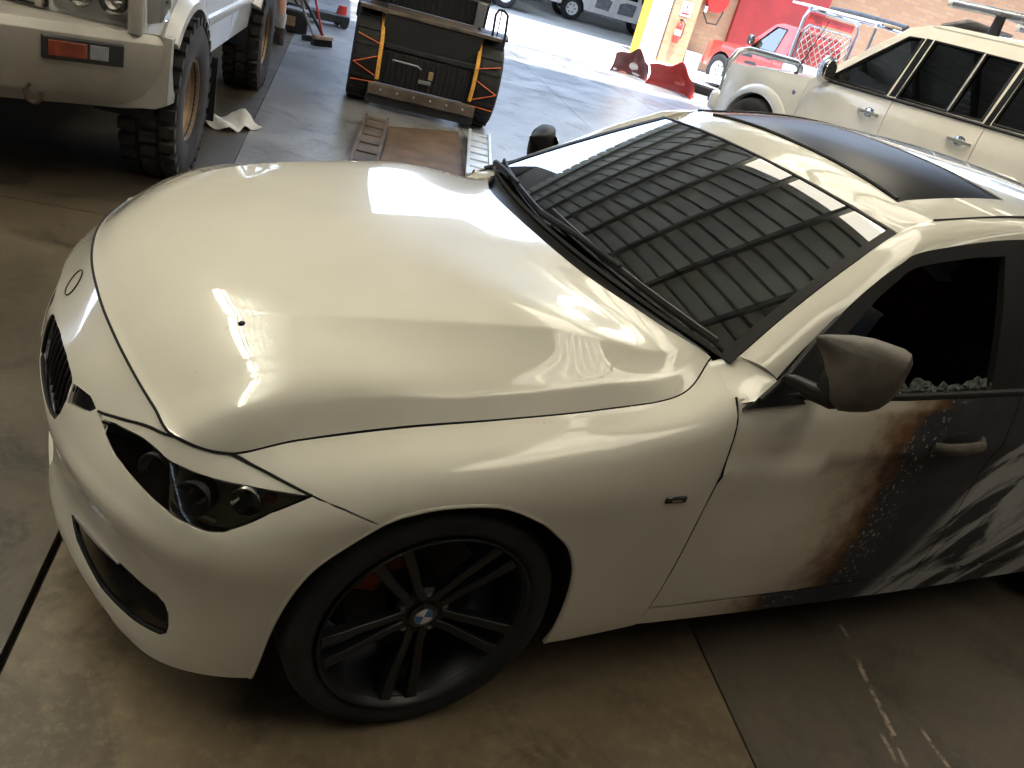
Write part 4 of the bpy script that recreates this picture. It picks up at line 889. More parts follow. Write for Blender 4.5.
def vehicle(root, S):
    W, tum = S['W'], S.get('tum', .28); paint = S['paint']; xs = [p[0] for p in S['belt']]; zs = [p[1] for p in S['belt']]
    belt = lambda x: np.interp(x, xs, zs)
    nose, tail = S['nose'], S['tail']; plan = S.get('plan', [(nose, -.12), (nose + .25, -.03), (nose + .6, 0), (tail - .5, 0), (tail, -.06)])
    def side(x, z):
        x = np.asarray(x, float); z = np.asarray(z, float); b = belt(x)
        w = W + np.interp(x, [p[0] for p in plan], [p[1] for p in plan])
        w = w - .035 * ((z - b + .32) / .5) ** 2 * (z < b - .32) - np.where(z > b - .12, .018 * np.clip((z - b + .12) / .12, 0, 1), 0) - tum * np.maximum(z - b, 0)
        return np.stack([x, -w, z], 1)
    ar, az = S['arch']; ax = [0, S['wb']]
    def zb(x):
        z = S['sill']
        for a in ax:
            if abs(x - a) < ar: z = max(z, az + math.sqrt(ar * ar - (x - a) ** 2))
        return z
    out = {}
    for nm, x0, x1 in S['cuts']:
        bot = [(x, zb(x)) for x in np.linspace(x0, x1, int(max(8, (x1 - x0) / .03)))]
        top = [(x, float(belt(x)) - .002) for x in np.linspace(x1, x0, 10)]
        a, b = panel(nm, side, bot + top, paint, root, h=.09, th=.015, gap=.004, cen=(1.2, 0, .6), mirror=True); out.setdefault(nm, []).append((a, b))
    # glasshouse side frame with window openings
    if S.get('roofline'):
        a, b = panel('side_frame', side, S['roofline'], S.get('frame_mat', paint), root, holes=S['windows'], h=.09, th=.03, gap=.001, cen=(1.2, 0, .6), mirror=True)
        for wi, wpoly in enumerate(S['windows']):
            panel('side_window', side, wpoly, S['glass'][wi] if 'glass' in S else 'tint_glass', root, h=.12, th=.005, gap=-.004, off=-.012, cen=(1.2, 0, .6), mirror=True)
            cxy = np.array(wpoly); pts = [side([p[0]], [p[1]])[0] + np.array([0, -.004, 0]) for p in wpoly]
            for m in (1, -1): MB().tube([p * np.array([1, m, 1]) for p in pts], .013, 6, closed=True).build('window_seal', 'seal', root)
    # bonnet and front face
    def strip(name, rows, mat, th=.02):
        G = []
        for x, w, z, crown in rows: G.append([(x + .05 * abs(v) ** 3 * (1 if x < S['nose'] + .3 else 0), v * w, z - crown * abs(v) ** 3) for v in np.linspace(-1, 1, 15)])
        return sheet(name, np.array(G), mat, root, th=th, cen=(1.2, 0, .4))
    if S.get('bonnet'): strip('bonnet', S['bonnet'], paint)
    if S.get('face'): strip('front_panel', S['face'], S.get('face_mat', paint))
    if S.get('screen'): strip('windscreen', S['screen'], 'tint_glass', .006)
    if S.get('roof'): strip('roof', S['roof'], paint)
    if S.get('back'): strip('rear_panel', S['back'], paint)
    MB().prism([(nose + .15, S['sill'] + .08), (-ar * .9, S['sill'] + .08), (-ar * .9, az + .2), (ar * .9, az + .2), (ar * .9, S['sill'] + .02), (S['wb'] - ar * .9, S['sill'] + .02), (S['wb'] - ar * .9, az + .2), (S['wb'] + ar * .9, az + .2), (S['wb'] + ar * .9, S['sill'] + .08), (tail - .1, S['sill'] + .08), (tail - .1, az + ar + .05), (nose + .15, az + ar + .02)], -W + .30, W - .30).build('chassis', 'interior', root)
    for a in ax:
        for m in (1, -1):
            V = []; Fc = []; aa = np.linspace(math.radians(-8), math.radians(188), 18)
            for q in aa: V += [(a + (ar + .015) * math.cos(q), m * (W - .06), az + (ar + .015) * math.sin(q)), (a + (ar + .015) * math.cos(q), m * (W - .36), az + (ar + .015) * math.sin(q)), (a, m * (W - .365), az)]
            for i in range(len(aa) - 1): Fc += [(3 * i, 3 * i + 3, 3 * i + 4, 3 * i + 1), (3 * i + 1, 3 * i + 4, 3 * i + 5)]
            MB().add(V, Fc).build('wheel_house', 'interior', root)
            if S.get('flare'):
                fw = S['flare']; rings = []
                for q in np.linspace(math.radians(-14), math.radians(140 if a == 0 and S.get('short_flare') else 150 if S.get('short_flare') else 194), 26):
                    e = Vector((math.cos(q), 0, math.sin(q))); p0 = Vector((a, 0, az)); yo = -side([max(nose + .05, min(tail - .05, a + ar * math.cos(q)))], [az + ar * math.sin(q)])[0][1]
                    rings.append([p0 + e * r + Vector((0, m * y, 0)) for r, y in ((ar - .005, yo - .02), (ar - .005, yo + fw), (ar + .035, yo + fw * .95), (ar + .085, yo + .012), (ar + .085, yo - .02))])
                MB().loft(rings).build('wheel_flare', S.get('flare_mat', paint), root)
            off_wheel(root, a, m * (W - S['wheel'][1] / 2 + S.get('track', 0)), *S['wheel'][:3], tyre_mat=S.get('tyre_mat', 'mud_rubber'), rim_mat=S.get('rim_mat', 'alloy'), lugs=S.get('lugs', False))
    return side, out
def door_handle(root, side, x, z, mat='chrome', m=1):
    p = side([x], [z])[0] * np.array([1, m, 1]); s = -m
    MB().lathe([(0, .002), (.035, .002), (.05, -.001), (.05, -.012), (0, -.012)], n=24).xf(Matrix.Translation(Vector(p)) @ Matrix.Diagonal((1.15, s, .9, 1))).build('handle_cup', mat, root)
    MB().tube([p + np.array([dx, s * dy, 0]) for dx, dy in ((-.11, .0), (-.085, .028), (.085, .028), (.11, .0))], .016, 8).build('door_handle', mat, root)
def wing_mirror(root, x, y, z, mat, m=-1, s=1.0):
    rings = [ring8((x + dx * s, m * (y + dy * s), z + dz * s), a * s, b * s, up=(0, 0, 1), rt=(1, 0, 0)) for dx, dy, dz, a, b in ((0, -.02, -.05, .03, .03), (0, .03, -.02, .04, .06), (.01, .06, .02, .06, .11), (.02, .16, .02, .055, .12), (.03, .22, .015, .03, .08))]
    o = MB().loft(rings).build('door_mirror', mat, root)
    MB().loft([ring8((x + (.075) * s, m * (y + .13 * s), z + .02 * s), .075 * s, .095 * s, rt=(0, 1, 0)), ring8((x + .085 * s, m * (y + .13 * s), z + .02 * s), .07 * s, .09 * s, rt=(0, 1, 0))]).build('mirror_glass', 'chrome', o)

# ------------------------------------------------------------------ pale four-wheel drive facing the sedan
pat = thing('four_wheel_drive', 'silvery white off-road wagon with a steel bull bar and mud tyres', 'car', (-.99, 3.56, 0), math.radians(72.0))
S = dict(W=.93, sill=.56, belt=[(-.75, 1.10), (.5, 1.16), (.8, 1.20), (3.7, 1.24)], nose=-.62, tail=3.72, wb=2.97, arch=(.48, .47), paint='patrol_paint', wheel=(.44, .30, .225), track=.045, lugs=True,
    rim_mat='gold_rim', short_flare=True, flare=.075, flare_mat='patrol_paint', cuts=[('front_wing', -.62, .62), ('front_door', .62, 1.62), ('rear_door', 1.62, 2.48), ('rear_quarter', 2.48, 3.72)],
    plan=[(-.62, -.10), (-.4, -.06), (-.1, -.05), (3.4, -.05), (3.72, -.08)],
    roofline=[(.62, 1.185), (1.62, 1.21), (2.48, 1.22), (3.70, 1.24), (3.66, 1.85), (3.5, 1.92), (1.5, 1.93), (1.28, 1.88)],
    windows=[[(.86, 1.23), (1.55, 1.245), (1.56, 1.82), (1.36, 1.82)], [(1.68, 1.245), (2.40, 1.255), (2.40, 1.83), (1.68, 1.83)], [(2.56, 1.265), (3.52, 1.28), (3.48, 1.81), (2.56, 1.82)]],
    bonnet=[(-.60, .74, 1.05, .03), (-.50, .78, 1.12, .03), (-.2, .83, 1.17, .03), (.3, .85, 1.21, .03), (.66, .85, 1.235, .03)],
    face=[(-.60, .74, 1.05, .02), (-.63, .76, .98, .01), (-.63, .78, .80, .0), (-.60, .78, .66, 0)],
    screen=[(.64, .78, 1.22, .02), (.98, .72, 1.56, .02), (1.28, .66, 1.88, .02)],
    roof=[(1.26, .67, 1.88, .03), (1.5, .68, 1.955, .04), (2.5, .68, 1.97, .05), (3.4, .67, 1.95, .05), (3.66, .66, 1.88, .03)],
    back=[(3.68, .66, 1.88, 0), (3.74, .78, 1.24, 0), (3.74, .84, .60, 0)])
pside, _ = vehicle(pat, S)
# steel winch-style bumper with a sloped belly
bar = [(-1.02, .86), (-1.06, .82), (-1.06, .70), (-1.0, .54), (-.90, .46), (-.62, .48), (-.60, .86)]
rings = []
for v in (-1, -.94, -.80, -.60, -.30, -.22, .22, .30, .60, .80, .94, 1):
    sw = max(0, abs(v) - .26) * .62; end = max(0, abs(v) - .90) / .10
    rings.append([(x + (sw + .05 * end ** 2 if x < -.8 else 0), v * .96, z + (.05 * end if z < .65 else 0)) for x, z in bar])
bb = MB().loft(rings).build('bull_bar', 'silver_paint', pat, bevel=.012)
for m in (1, -1):
    sa = -m * .573; ind = MB().box((-.806, m * .60, .750), (.10, .36, .105), (0, 0, sa)).build('indicator_lamp', 'black_trim', bb, bevel=.006)
    MB().box((-.888, m * .565, .752), (.014, .17, .070), (0, 0, sa)).build('amber_lens', 'amber', ind, bevel=.003)
    MB().box((-.810, m * .680, .752), (.014, .085, .066), (0, 0, sa)).build('clear_lens', 'grey_item', ind, bevel=.003)
    MB().tube([(-.66, m * .80, .86), (-.67, m * .80, 1.05), (-.70, m * .78, 1.22), (-.74, m * .66, 1.32)], .038, 12).build('hoop_tube', 'silver_paint', bb)
    hl = MB().loft([[(-.66 + .10 * abs(y - .44), m * y, z) for z in (.885, .93, 1.06, 1.075)] + [(-.50, m * y, z) for z in (1.07, .89)] for y in (.42, .52, .66, .78, .82)]).build('headlamp', 'lens_clear', pat, bevel=.01)
    MB().loft([[(-.60 + .08 * abs(y - .44), m * y, z) for z in (.89, 1.06)] + [(-.45, m * y, z) for z in (1.05, .9)] for y in (.44, .64, .80)]).build('reflector', 'alloy', hl)
    for yy in (.52, .68): MB().lathe([(0, -.03), (.03, -.026), (.065, .0), (.07, .0), (.06, .03), (0, .03)], c=(-.615, m * yy, .975), n=24, axis='x').build('lamp_bowl', 'chrome', hl)
    MB().loft([[(-.60, m * .83, z) for z in (.90, 1.06)] + [(-.40, m * .86, z) for z in (1.06, .90)], [(-.54, m * .88, z) for z in (.91, 1.05)] + [(-.36, m * .89, z) for z in (1.05, .91)]]).build('corner_lamp', 'lens_clear', pat)
MB().tube([(-.74, -.66, 1.32), (-.76, 0, 1.34), (-.74, .66, 1.32)], .038, 12).build('hoop_tube', 'silver_paint', bb)
gr = MB().box((-.625, 0, .97), (.05, .78, .20)).build('grille', 'black_trim', pat, bevel=.01)
for k in range(4): MB().box((-.655, 0, .895 + k * .05), (.03, .76, .018)).build('grille_slat', 'silver_paint', gr, bevel=.003)
for y in (-.36, -.12, .12, .36): MB().box((-.655, y, .97), (.035, .03, .20)).build('grille_post', 'silver_paint', gr, bevel=.003)
MB().tube([(-.90, -.42 + .035 * math.cos(q), .52 + .045 * math.sin(q)) for q in np.linspace(PI * .9, PI * 2.4, 12)], .012, 8).build('tow_hook', 'plate_steel', bb)
for m in (1, -1):
    MB().loft([[(.49, m * y, .62), (.51, m * y, .62), (.53, m * y, .22), (.51, m * y, .22)] for y in (.66, 1.0)]).build('mud_flap', 'rubber', pat)
    wing_mirror(pat, .82, .86, 1.30, 'black_trim', m)
    door_handle(pat, pside, 1.48, 1.05, 'black_trim', 1 if m < 0 else -1); door_handle(pat, pside, 2.36, 1.06, 'black_trim', 1 if m < 0 else -1)
    MB().tube([pside([x], [.80])[0] * np.array([1, m, 1]) + np.array([0, -m * .01, 0]) for x in np.linspace(.60, 2.44, 12)], .022, 8, flat=1.6).build('side_moulding', 'silver_paint', pat)
for x0 in (.03, 2.97): MB().tube([(x0, -.75, .44), (x0, .75, .44)], .05, 10).build('axle', 'dark_metal', pat)

# ------------------------------------------------------------------ cream station wagon beside the wall
suv = thing('station_wagon', 'cream white tall wagon with roof rack tube and chrome mirror', 'car', (7.57, 6.20, 0), math.radians(-85)); suv.scale = (1.15,) * 3
S = dict(W=.90, sill=.42, belt=[(-.85, .98), (.3, 1.08), (.7, 1.13), (3.9, 1.22)], nose=-.72, tail=3.85, wb=2.78, arch=(.43, .38), paint='suv_paint', wheel=(.38, .26, .22), track=.02, flare=.055, flare_mat='patrol_paint',
    cuts=[('front_wing', -.72, .52), ('front_door', .52, 1.50), ('rear_door', 1.50, 2.42), ('rear_quarter', 2.42, 3.85)], tum=.30, glass=['clear_glass', 'tint_glass', 'tint_glass', 'tint_glass'],
    plan=[(-.72, -.16), (-.4, -.06), (0, -.03), (3.3, -.03), (3.85, -.10)], frame_mat='suv_paint',
    roofline=[(.55, 1.115), (1.50, 1.145), (2.42, 1.175), (3.82, 1.21), (3.70, 1.72), (3.4, 1.80), (2.5, 1.84), (1.6, 1.83), (1.40, 1.80), (1.22, 1.74)],
    windows=[[(.72, 1.155), (1.40, 1.175), (1.42, 1.68), (1.28, 1.665), (1.02, 1.43)], [(1.52, 1.178), (2.02, 1.195), (2.02, 1.69), (1.54, 1.685)], [(2.05, 1.197), (2.36, 1.207), (2.36, 1.69), (2.05, 1.69)], [(2.46, 1.212), (3.55, 1.24), (3.42, 1.68), (2.46, 1.69)]],
    bonnet=[(-.70, .66, .98, .04), (-.55, .74, 1.04, .04), (-.2, .80, 1.08, .04), (.3, .83, 1.12, .04), (.62, .83, 1.15, .03)],
    face=[(-.70, .66, .98, .02), (-.74, .70, .90, .01), (-.78, .74, .60, .0), (-.74, .74, .42, 0)],
    screen=[(.58, .76, 1.14, .02), (.92, .70, 1.45, .02), (1.24, .64, 1.77, .02)],
    roof=[(1.22, .64, 1.77, .03), (1.45, .665, 1.85, .05), (2.4, .67, 1.885, .07), (3.3, .66, 1.86, .06), (3.68, .63, 1.77, .03)],
    back=[(3.70, .62, 1.77, 0), (3.84, .76, 1.22, 0), (3.88, .82, .50, 0)])
sside, _ = vehicle(suv, S)
for m in (1, -1):
    door_handle(suv, sside, 1.32, .985, 'chrome', 1 if m < 0 else -1); door_handle(suv, sside, 2.27, 1.01, 'chrome', 1 if m < 0 else -1)
    wing_mirror(suv, .70, .80, 1.20, 'chrome', m)
    # black pillars between the windows and quarter bar
    for x0, x1 in ((1.435, 1.50), (2.39, 2.44)):
        panel('pillar_trim', lambda x, z: sside(x, z) * np.array([1, -m, 1]) , [(x0, 1.17), (x1, 1.175), (x1 + .01, 1.69), (x0 + .01, 1.69)], 'black_gloss', suv, h=.1, th=.01, off=.004, gap=0)
    MB().tube([sside([2.035], [z])[0] * np.array([1, -m, 1]) for z in np.linspace(1.2, 1.69, 6)], .016, 6).build('window_bar', 'alloy', suv)
    MB().tube([sside([x], [np.interp(x, [.5, 3.8], [1.12, 1.225])])[0] * np.array([1, -m, 1]) + np.array([0, m * .006, 0]) for x in np.linspace(.66, 3.7, 12)], .014, 6).build('belt_strip', 'seal', suv)
    MB().box((-.76, m * .50, .84), (.10, .36, .16)).build('headlamp', 'lens_clear', suv, bevel=.03)
    rep_ = sside([.40], [.93])[0] * np.array([1, -m, 1]); MB().lathe([(0, .012), (.018, .010), (.024, 0), (0, -.004)], c=rep_, n=14).build('side_repeater', 'chrome', suv)
MB().box((-.80, 0, .86), (.06, .50, .20)).build('grille', 'black_trim', suv, bevel=.02)
MB().box((-.80, 0, .56), (.16, 1.50, .22)).build('front_bumper', 'suv_paint', suv, bevel=.06, seg=3)
bbar = MB().tube([(-.86, -.58, .50), (-.90, -.58, .98), (-.88, -.52, 1.10), (-.86, -.40, 1.14), (-.86, .40, 1.14), (-.88, .52, 1.10), (-.90, .58, .98), (-.86, .58, .50)], .038, 12).build('nudge_bar', 'alloy', suv)
MB().tube([(-.89, -.57, .82), (-.89, .57, .82)], .03, 10).build('cross_tube', 'alloy', bbar)
MB().tube([(.20, -.72, 1.08), (.22, -.73, 1.16), (.42, -.79, 1.62)], [.008, .006, .003], 6).build('aerial', 'black_trim', suv)
MB().lathe([(0, .02), (.018, .018), (.022, 0), (0, -.005)], c=(.20, -.72, 1.085), n=12, axis='z').build('aerial_base', 'black_trim', suv)
# visor and cabin
for y in (-.37, .37):
    MB().loft([ring8((x, y, z), w, h) for x, z, w, h in ((1.05, .82, .2, .05), (1.25, .82, .25, .08), (1.55, .80, .24, .07))]).build('front_seat', 'seat_cloth', suv)
    MB().loft([ring8((x, y, z), w, h, up=(.9, 0, .4)) for x, z, w, h in ((1.56, .86, .22, .05), (1.66, 1.15, .24, .07), (1.74, 1.36, .2, .05))]).build('seat_back', 'seat_cloth', suv)
MB().loft([[(x, y, z) for x, z in ((.62, .9), (.66, 1.12), (.95, 1.13), (1.05, 1.0), (1.0, .8))] for y in (-.72, .72)]).build('dashboard', 'interior', suv)
MB().prism([(.6, .5), (3.7, .5), (3.7, .62), (.6, .62)], -.78, .78).build('cabin_floor', 'interior', suv)
# roof rack: two cross bars, feet and a long side tube
rk = thing('roof_rack', 'grey roof rack with a long side tube on the cream wagon', 'roof rack', (7.57, 6.20, 0), math.radians(-85)); rk.scale = (1.15,) * 3
for x in (1.95, 3.0):
    MB().box((x, 0, 2.0), (.07, 1.36, .035)).build('cross_bar', 'grey_item', rk, bevel=.008)
    for m in (1, -1): MB().loft([ring8((x, m * .60, 1.80), .05, .035, rt=(1, 0, 0), up=(0, 1, 0)), ring8((x, m * .60, 1.99), .04, .03, rt=(1, 0, 0), up=(0, 1, 0))]).build('rack_foot', 'black_trim', rk)
for m in (1, -1):
    MB().tube([(1.42, m * .56, 2.01), (3.5, m * .56, 2.01)], .035, 12).build('side_tube', 'steel', rk)
    MB().lathe([(0, -.012), (.03, -.010), (.037, .0), (.037, .04), (0, .04)], c=(1.42, m * .56, 2.01), n=16, axis='x').build('tube_cap', 'white_plastic', rk)
for y in (-.3, 0, .3): MB().box((2.5, y, 2.03), (1.5, .06, .02)).build('deck_slat', 'dark_metal', rk, bevel=.004)
tarp = MB().loft([ring8((x, y, 2.10 + dz), a, b, rt=(1, 0, 0)) for x, y, dz, a, b in ((2.55, -.30, 0, .10, .04), (2.6, -.22, .06, .22, .11), (2.7, -.05, .08, .28, .13), (2.75, .12, .06, .24, .10), (2.75, .25, 0, .1, .04))])
to = tarp.xf(Matrix.Translation((7.57, 6.20, 0)) @ Matrix.Rotation(math.radians(-85), 4, 'Z') @ Matrix.Scale(1.15, 4)).build('folded_tarp', 'bluecloth'); tag(to, 'pale blue folded tarp lying on the roof rack', 'tarp')
deck_wing = MB().loft([[(1.30, y, 1.84), (1.52, y * .9, 1.93), (1.54, y * .9, 1.915), (1.32, y, 1.825)] for y in (-.40, 0, .40)]).build('wind_deflector', 'grey_item', rk)

# ------------------------------------------------------------------ black trailer on steel ramps
TR0 = Vector((2.36, 6.02, 0)); trailer = thing('flatbed_trailer', 'black trailer with orange straps wrapped over its wide tyres', 'trailer', TR0, -math.radians(16))
t = trailer; trailer.scale = (.94, .94, .97)
for m in (-1, 1):
    x = m * .635; c = Vector((x, .32, .44)); wd = .27; R = .44
    prof = [(.21, -.10), (.25, -.13), (R * .9, -.135), (R * .98, -.115), (R, -.08), (R, .08), (R * .98, .115), (R * .9, .135), (.25, .13), (.21, .10)]
    ty = MB().loft([[c + Vector((h, r * math.cos(q), r * math.sin(q))) for r, h in prof] for q in np.linspace(0, 2 * PI, 41)[:-1]], closed=True).build('tyre', 'rubber', t, sharp=50)
    MB().lathe([(0, .05), (.08, .05), (.2, .02), (.22, .10), (.22, -.10), (0, -.10)], c=c, n=30, axis='x').build('rim', 'dark_metal', ty)
    for k in range(36):
        q = 2 * PI * k / 36
        if k % 2 == 0: MB().box((0, 0, 0), (.22, .03, .018)).xf(Matrix.Translation(c + Vector((0, math.cos(q), math.sin(q))) * (R + .004)) @ Matrix.Rotation(q - PI / 2, 4, 'X')).build('tread_block', 'rubber', ty)
    def on(qd, dx, r=R + .014): q = math.radians(qd); return c + Vector((dx, r * math.cos(q), r * math.sin(q)))
    st = MB().tube([on(110, -.12 * m), on(150, -.14 * m), on(180, -.145 * m), on(200, -.15 * m)], .02, 6, flat=.35).build('ratchet_strap', 'yellow_strap', t)
    for a0, a1 in (((158, -.13), (150, .10)), ((172, -.13), (184, .10)), ((196, -.12), (184, .11)), ((205, -.12), (207, .11))):
        MB().tube([on(a0[0] + (a1[0] - a0[0]) * k, (a0[1] + (a1[1] - a0[1]) * k) * m) for k in (0, .25, .5, .75, 1)], .012, 6, flat=.4).build('strap_lash', 'orange_strap', st)
    MB().loft([[Vector((x + dx, c.y + (R + .05) * math.cos(q), c.z + (R + .05) * math.sin(q))) for dx in (-.14, .14)] + [Vector((x + dx, c.y + (R + .07) * math.cos(q), c.z + (R + .07) * math.sin(q))) for dx in (.15, -.15)] for q in np.linspace(math.radians(35), math.radians(112), 12)]).build('mudguard', 'dark_metal', t)
bar = MB().box((0, -.08, .19), (1.12, .09, .11)).build('tail_bar', 'plate_steel', t, bevel=.01)
for k in range(6): MB().lathe([(0, -.012), (.014, -.010), (.018, 0), (0, .004)], c=(-.43 + k * .172, -.125, .195), n=12).build('bolt', 'chrome', bar)
MB().box((0, -.05, .09), (1.14, .06, .09)).build('lower_plate', 'dark_metal', t, bevel=.008)
pn = MB().box((0, .03, .40), (1.0, .05, .32)).build('slat_frame', 'black_trim', t, bevel=.006)
for k in range(17): MB().box((-.45 + k * .056, -.005, .40), (.022, .03, .30)).build('slat', 'dark_metal', pn, bevel=.004)
MB().tube([(-.36, -.05, .49), (-.10, -.05, .485), (-.06, -.05, .46)], .010, 8).build('latch_bar', 'steel', pn)
MB().box((.0, -.03, .345), (.13, .03, .035)).build('latch_plate', 'steel', pn, bevel=.005); MB().box((.05, -.035, .42), (.05, .03, .08)).build('latch', 'wood', pn, bevel=.006)
MB().box((0, .03, .60), (1.02, .10, .05)).build('cross_ledge', 'dark_metal', t, bevel=.008)
MB().box((0, .06, .75), (1.0, .06, .27)).build('upper_panel', 'black_trim', t, bevel=.008)
MB().box((-.03, .32, .905), (1.46, .62, .035)).build('deck_board', 'plate_steel', t, bevel=.006)
hd = MB().box((-.03, .70, 1.32), (1.24, .05, .80)).build('headboard', 'black_trim', t, bevel=.008)
for k in range(20): MB().box((-.61 + k * .061, .665, 1.32), (.024, .03, .78)).build('slat', 'dark_metal', hd, bevel=.004)
MB().box((.18, .655, 1.165), (.86, .02, .018)).build('bright_edge', 'steel', hd)
MB().box((.50, .63, 1.02), (.10, .06, .28)).build('side_stake', 'steel', t, bevel=.008)
MB().tube([(.60, .10, .92), (.585, .10, 1.12), (.61, .10, 1.17), (.66, .10, 1.175), (.71, .10, 1.14), (.735, .10, .90), (.735, .10, .72)], .014, 8).build('guard_hoop', 'black_trim', t)
MB().tube([(.645, .10, .93), (.64, .10, 1.175)], .008, 6).build('hoop_rod', 'black_trim', t)
MB().tube([(-.62, .62, .92), (-.62, .62, 1.5)], .025, 8).build('red_stake', 'red_plastic', t)
MB().box((0, 1.3, .52), (.9, 2.0, .12)).build('chassis', 'dark_metal', t, bevel=.01); MB().box((0, 1.5, .88), (1.3, 1.7, .04)).build('deck_board', 'plate_steel', t, bevel=.006)
for m in (-1, 1): MB().tube([(m * .5, 2.3, .52), (m * .5, 2.3, .02)], .04, 8).build('prop_leg', 'dark_metal', t)
MB().tube([(-.62, .32, .44), (.62, .32, .44)], .04, 10).build('axle', 'dark_metal', t)
def ramp(name, a, b, wd, h, mat, label, lip):
    a = Vector(a); b = Vector(b); d = (b - a).normalized(); n = Vector((d.y, -d.x, 0)); r = thing(name, label, 'ramp', (a + b) / 2, 0, None); c0 = (a + b) / 2
    V = []
    for p, hh in ((a - d * .25, .02), (a, h), (b, h)):
        V.append([p - n * wd / 2 - c0, p + n * wd / 2 - c0, p + n * wd / 2 - c0 + Vector((0, 0, hh)), p - n * wd / 2 - c0 + Vector((0, 0, hh))])
    MB().loft(V).build('runway', mat, r, bevel=.006)
    for s in (-1, 1): MB().loft([[p + n * (wd / 2 * s + o) - c0 + Vector((0, 0, z)) for o, z in ((-.012, h), (.012, h), (.012, h + lip), (-.012, h + lip))] for p in (a, b)]).build('side_rail', mat, r)
    for k in range(7): q = a + (b - a) * (k + .5) / 7 - c0; MB().box(q + Vector((0, 0, h + .006)), (wd * .8, .02, .012), (0, 0, math.atan2(d.y, d.x) - PI / 2)).build('tread_bar', mat, r)
ramp('car_ramp', (1.05, 3.45, 0), (1.76, 5.42, 0), .19, .055, 'plate_steel', 'brown steel ramp leading to the left tyre of the trailer', .018)
ramp('car_ramp', (2.13, 3.85, 0), (2.80, 5.46, 0), .19, .055, 'ramp_white', 'pale steel ramp leading to the right tyre of the trailer', .03)
M['brown_board'] = simple('brown_board', (.12, .072, .042), .6, 0, 0, .35, 3.5)
bo = MB().prism([(1.22, 3.6), (2.02, 3.78), (2.64, 5.60), (1.86, 5.35)], .002, .014, 'z').build('floor_board', 'brown_board'); tag(bo, 'brown board lying flat on the floor between the ramps', 'board')  # brown sheet stands in for shaded concrete between the ramps

# ------------------------------------------------------------------ small things on the workshop floor
rg = thing('cleaning_rag', 'crumpled white rag on the floor beside the mud tyre', 'rag', (.36, 4.55, 0), .35)
G = []
for i in range(15):
    row = []
    for j in range(9):
        u, v = i / 14 - .5, j / 8 - .5; w = .115 * (1.15 - 1.1 * abs(u + .08)) + .02
        z = .02 + .020 * math.sin(17 * u + 2) * math.cos(6 * v) + .11 * math.exp(-((u - .22) / .18) ** 2) * (1 - (2 * v) ** 2) + .065 * math.exp(-((u + .3) / .2) ** 2) * (1 - (2 * v) ** 2) + .014 * math.sin(9 * u + 7 * v) * (1 - abs(2 * v))
        row.append((u * .42, v * 2 * w + .02 * math.sin(8 * u), max(.006, z)))
    G.append(row)
sheet('rag_cloth', np.array(G), 'rag', rg, th=.004, cen=(0, 0, -1))
cr_ = thing('tool_case', 'black tool case with a pale front label', 'case', (1.90, 9.95, 0), -.25)
MB().box((0, 0, .13), (.40, .26, .26)).build('case_body', 'black_trim', cr_, bevel=.015); MB().box((0, 0, .275), (.42, .28, .03)).build('case_lid', 'grey_item', cr_, bevel=.008)
MB().box((-.06, -.132, .14), (.20, .006, .12)).build('label_plate', 'wood', cr_); MB().tube([(-.09, 0, .285), (-.08, 0, .33), (.08, 0, .33), (.09, 0, .285)], .010, 6).build('carry_handle', 'black_trim', cr_)
br = thing('push_broom', 'broom with black bristles and a long red handle', 'broom', (2.13, 9.20, 0), .5)
MB().box((0, 0, .10), (.30, .075, .045)).build('broom_head', 'wood', br, bevel=.008)
for k in range(11): MB().loft([ring8((-.135 + k * .027, 0, .08), .012, .032, rt=(1, 0, 0), up=(0, 1, 0), n=8), ring8((-.14 + k * .028, 0, .0), .016, .045, rt=(1, 0, 0), up=(0, 1, 0), n=8)]).build('bristle_tuft', 'seal', br)
MB().tube([(0, 0, .11), (-.10, .10, .5), (-.24, .26, 1.25)], .014, 8).build('handle', 'red_plastic', br)
sq = thing('floor_squeegee', 'dark squeegee with a bent grey pole beside the red broom', 'squeegee', (2.05, 9.42, 0), .2)
MB().tube([(.02, -.02, .06), (-.12, .02, .30), (-.22, .05, .52), (-.26, .08, .80), (-.26, .12, 1.3)], .017, 8).build('pole', 'steel', sq)
MB().box((.03, -.03, .035), (.34, .045, .07)).build('blade', 'black_trim', sq, bevel=.006); MB().tube([(.16, -.03, .06), (-.02, .0, .30), (-.16, .04, .48)], .02, 8).build('brace', 'black_trim', sq)
jk = thing('trolley_jack', 'dark trolley jack with red end standing behind the tool case', 'jack', (2.55, 11.3, 0), .1)
MB().box((0, 0, .12), (.9, .26, .12)).build('jack_frame', 'dark_metal', jk, bevel=.02); MB().tube([(-.3, 0, .16), (-.75, 0, .75)], .018, 8).build('jack_handle', 'dark_metal', jk)
for x in (-.36, .36):
    for y in (-.15, .15): MB().lathe([(0, -.02), (.06, -.02), (.06, .02), (0, .02)], c=(x, y, .06), n=16).build('castor', 'rubber', jk)
MB().loft([ring8((.35, 0, .18), .08, .06, rt=(1, 0, 0), up=(0, 1, 0)), ring8((.36, 0, .30), .06, .05, rt=(1, 0, 0), up=(0, 1, 0))]).build('lift_saddle', 'red_plastic', jk)
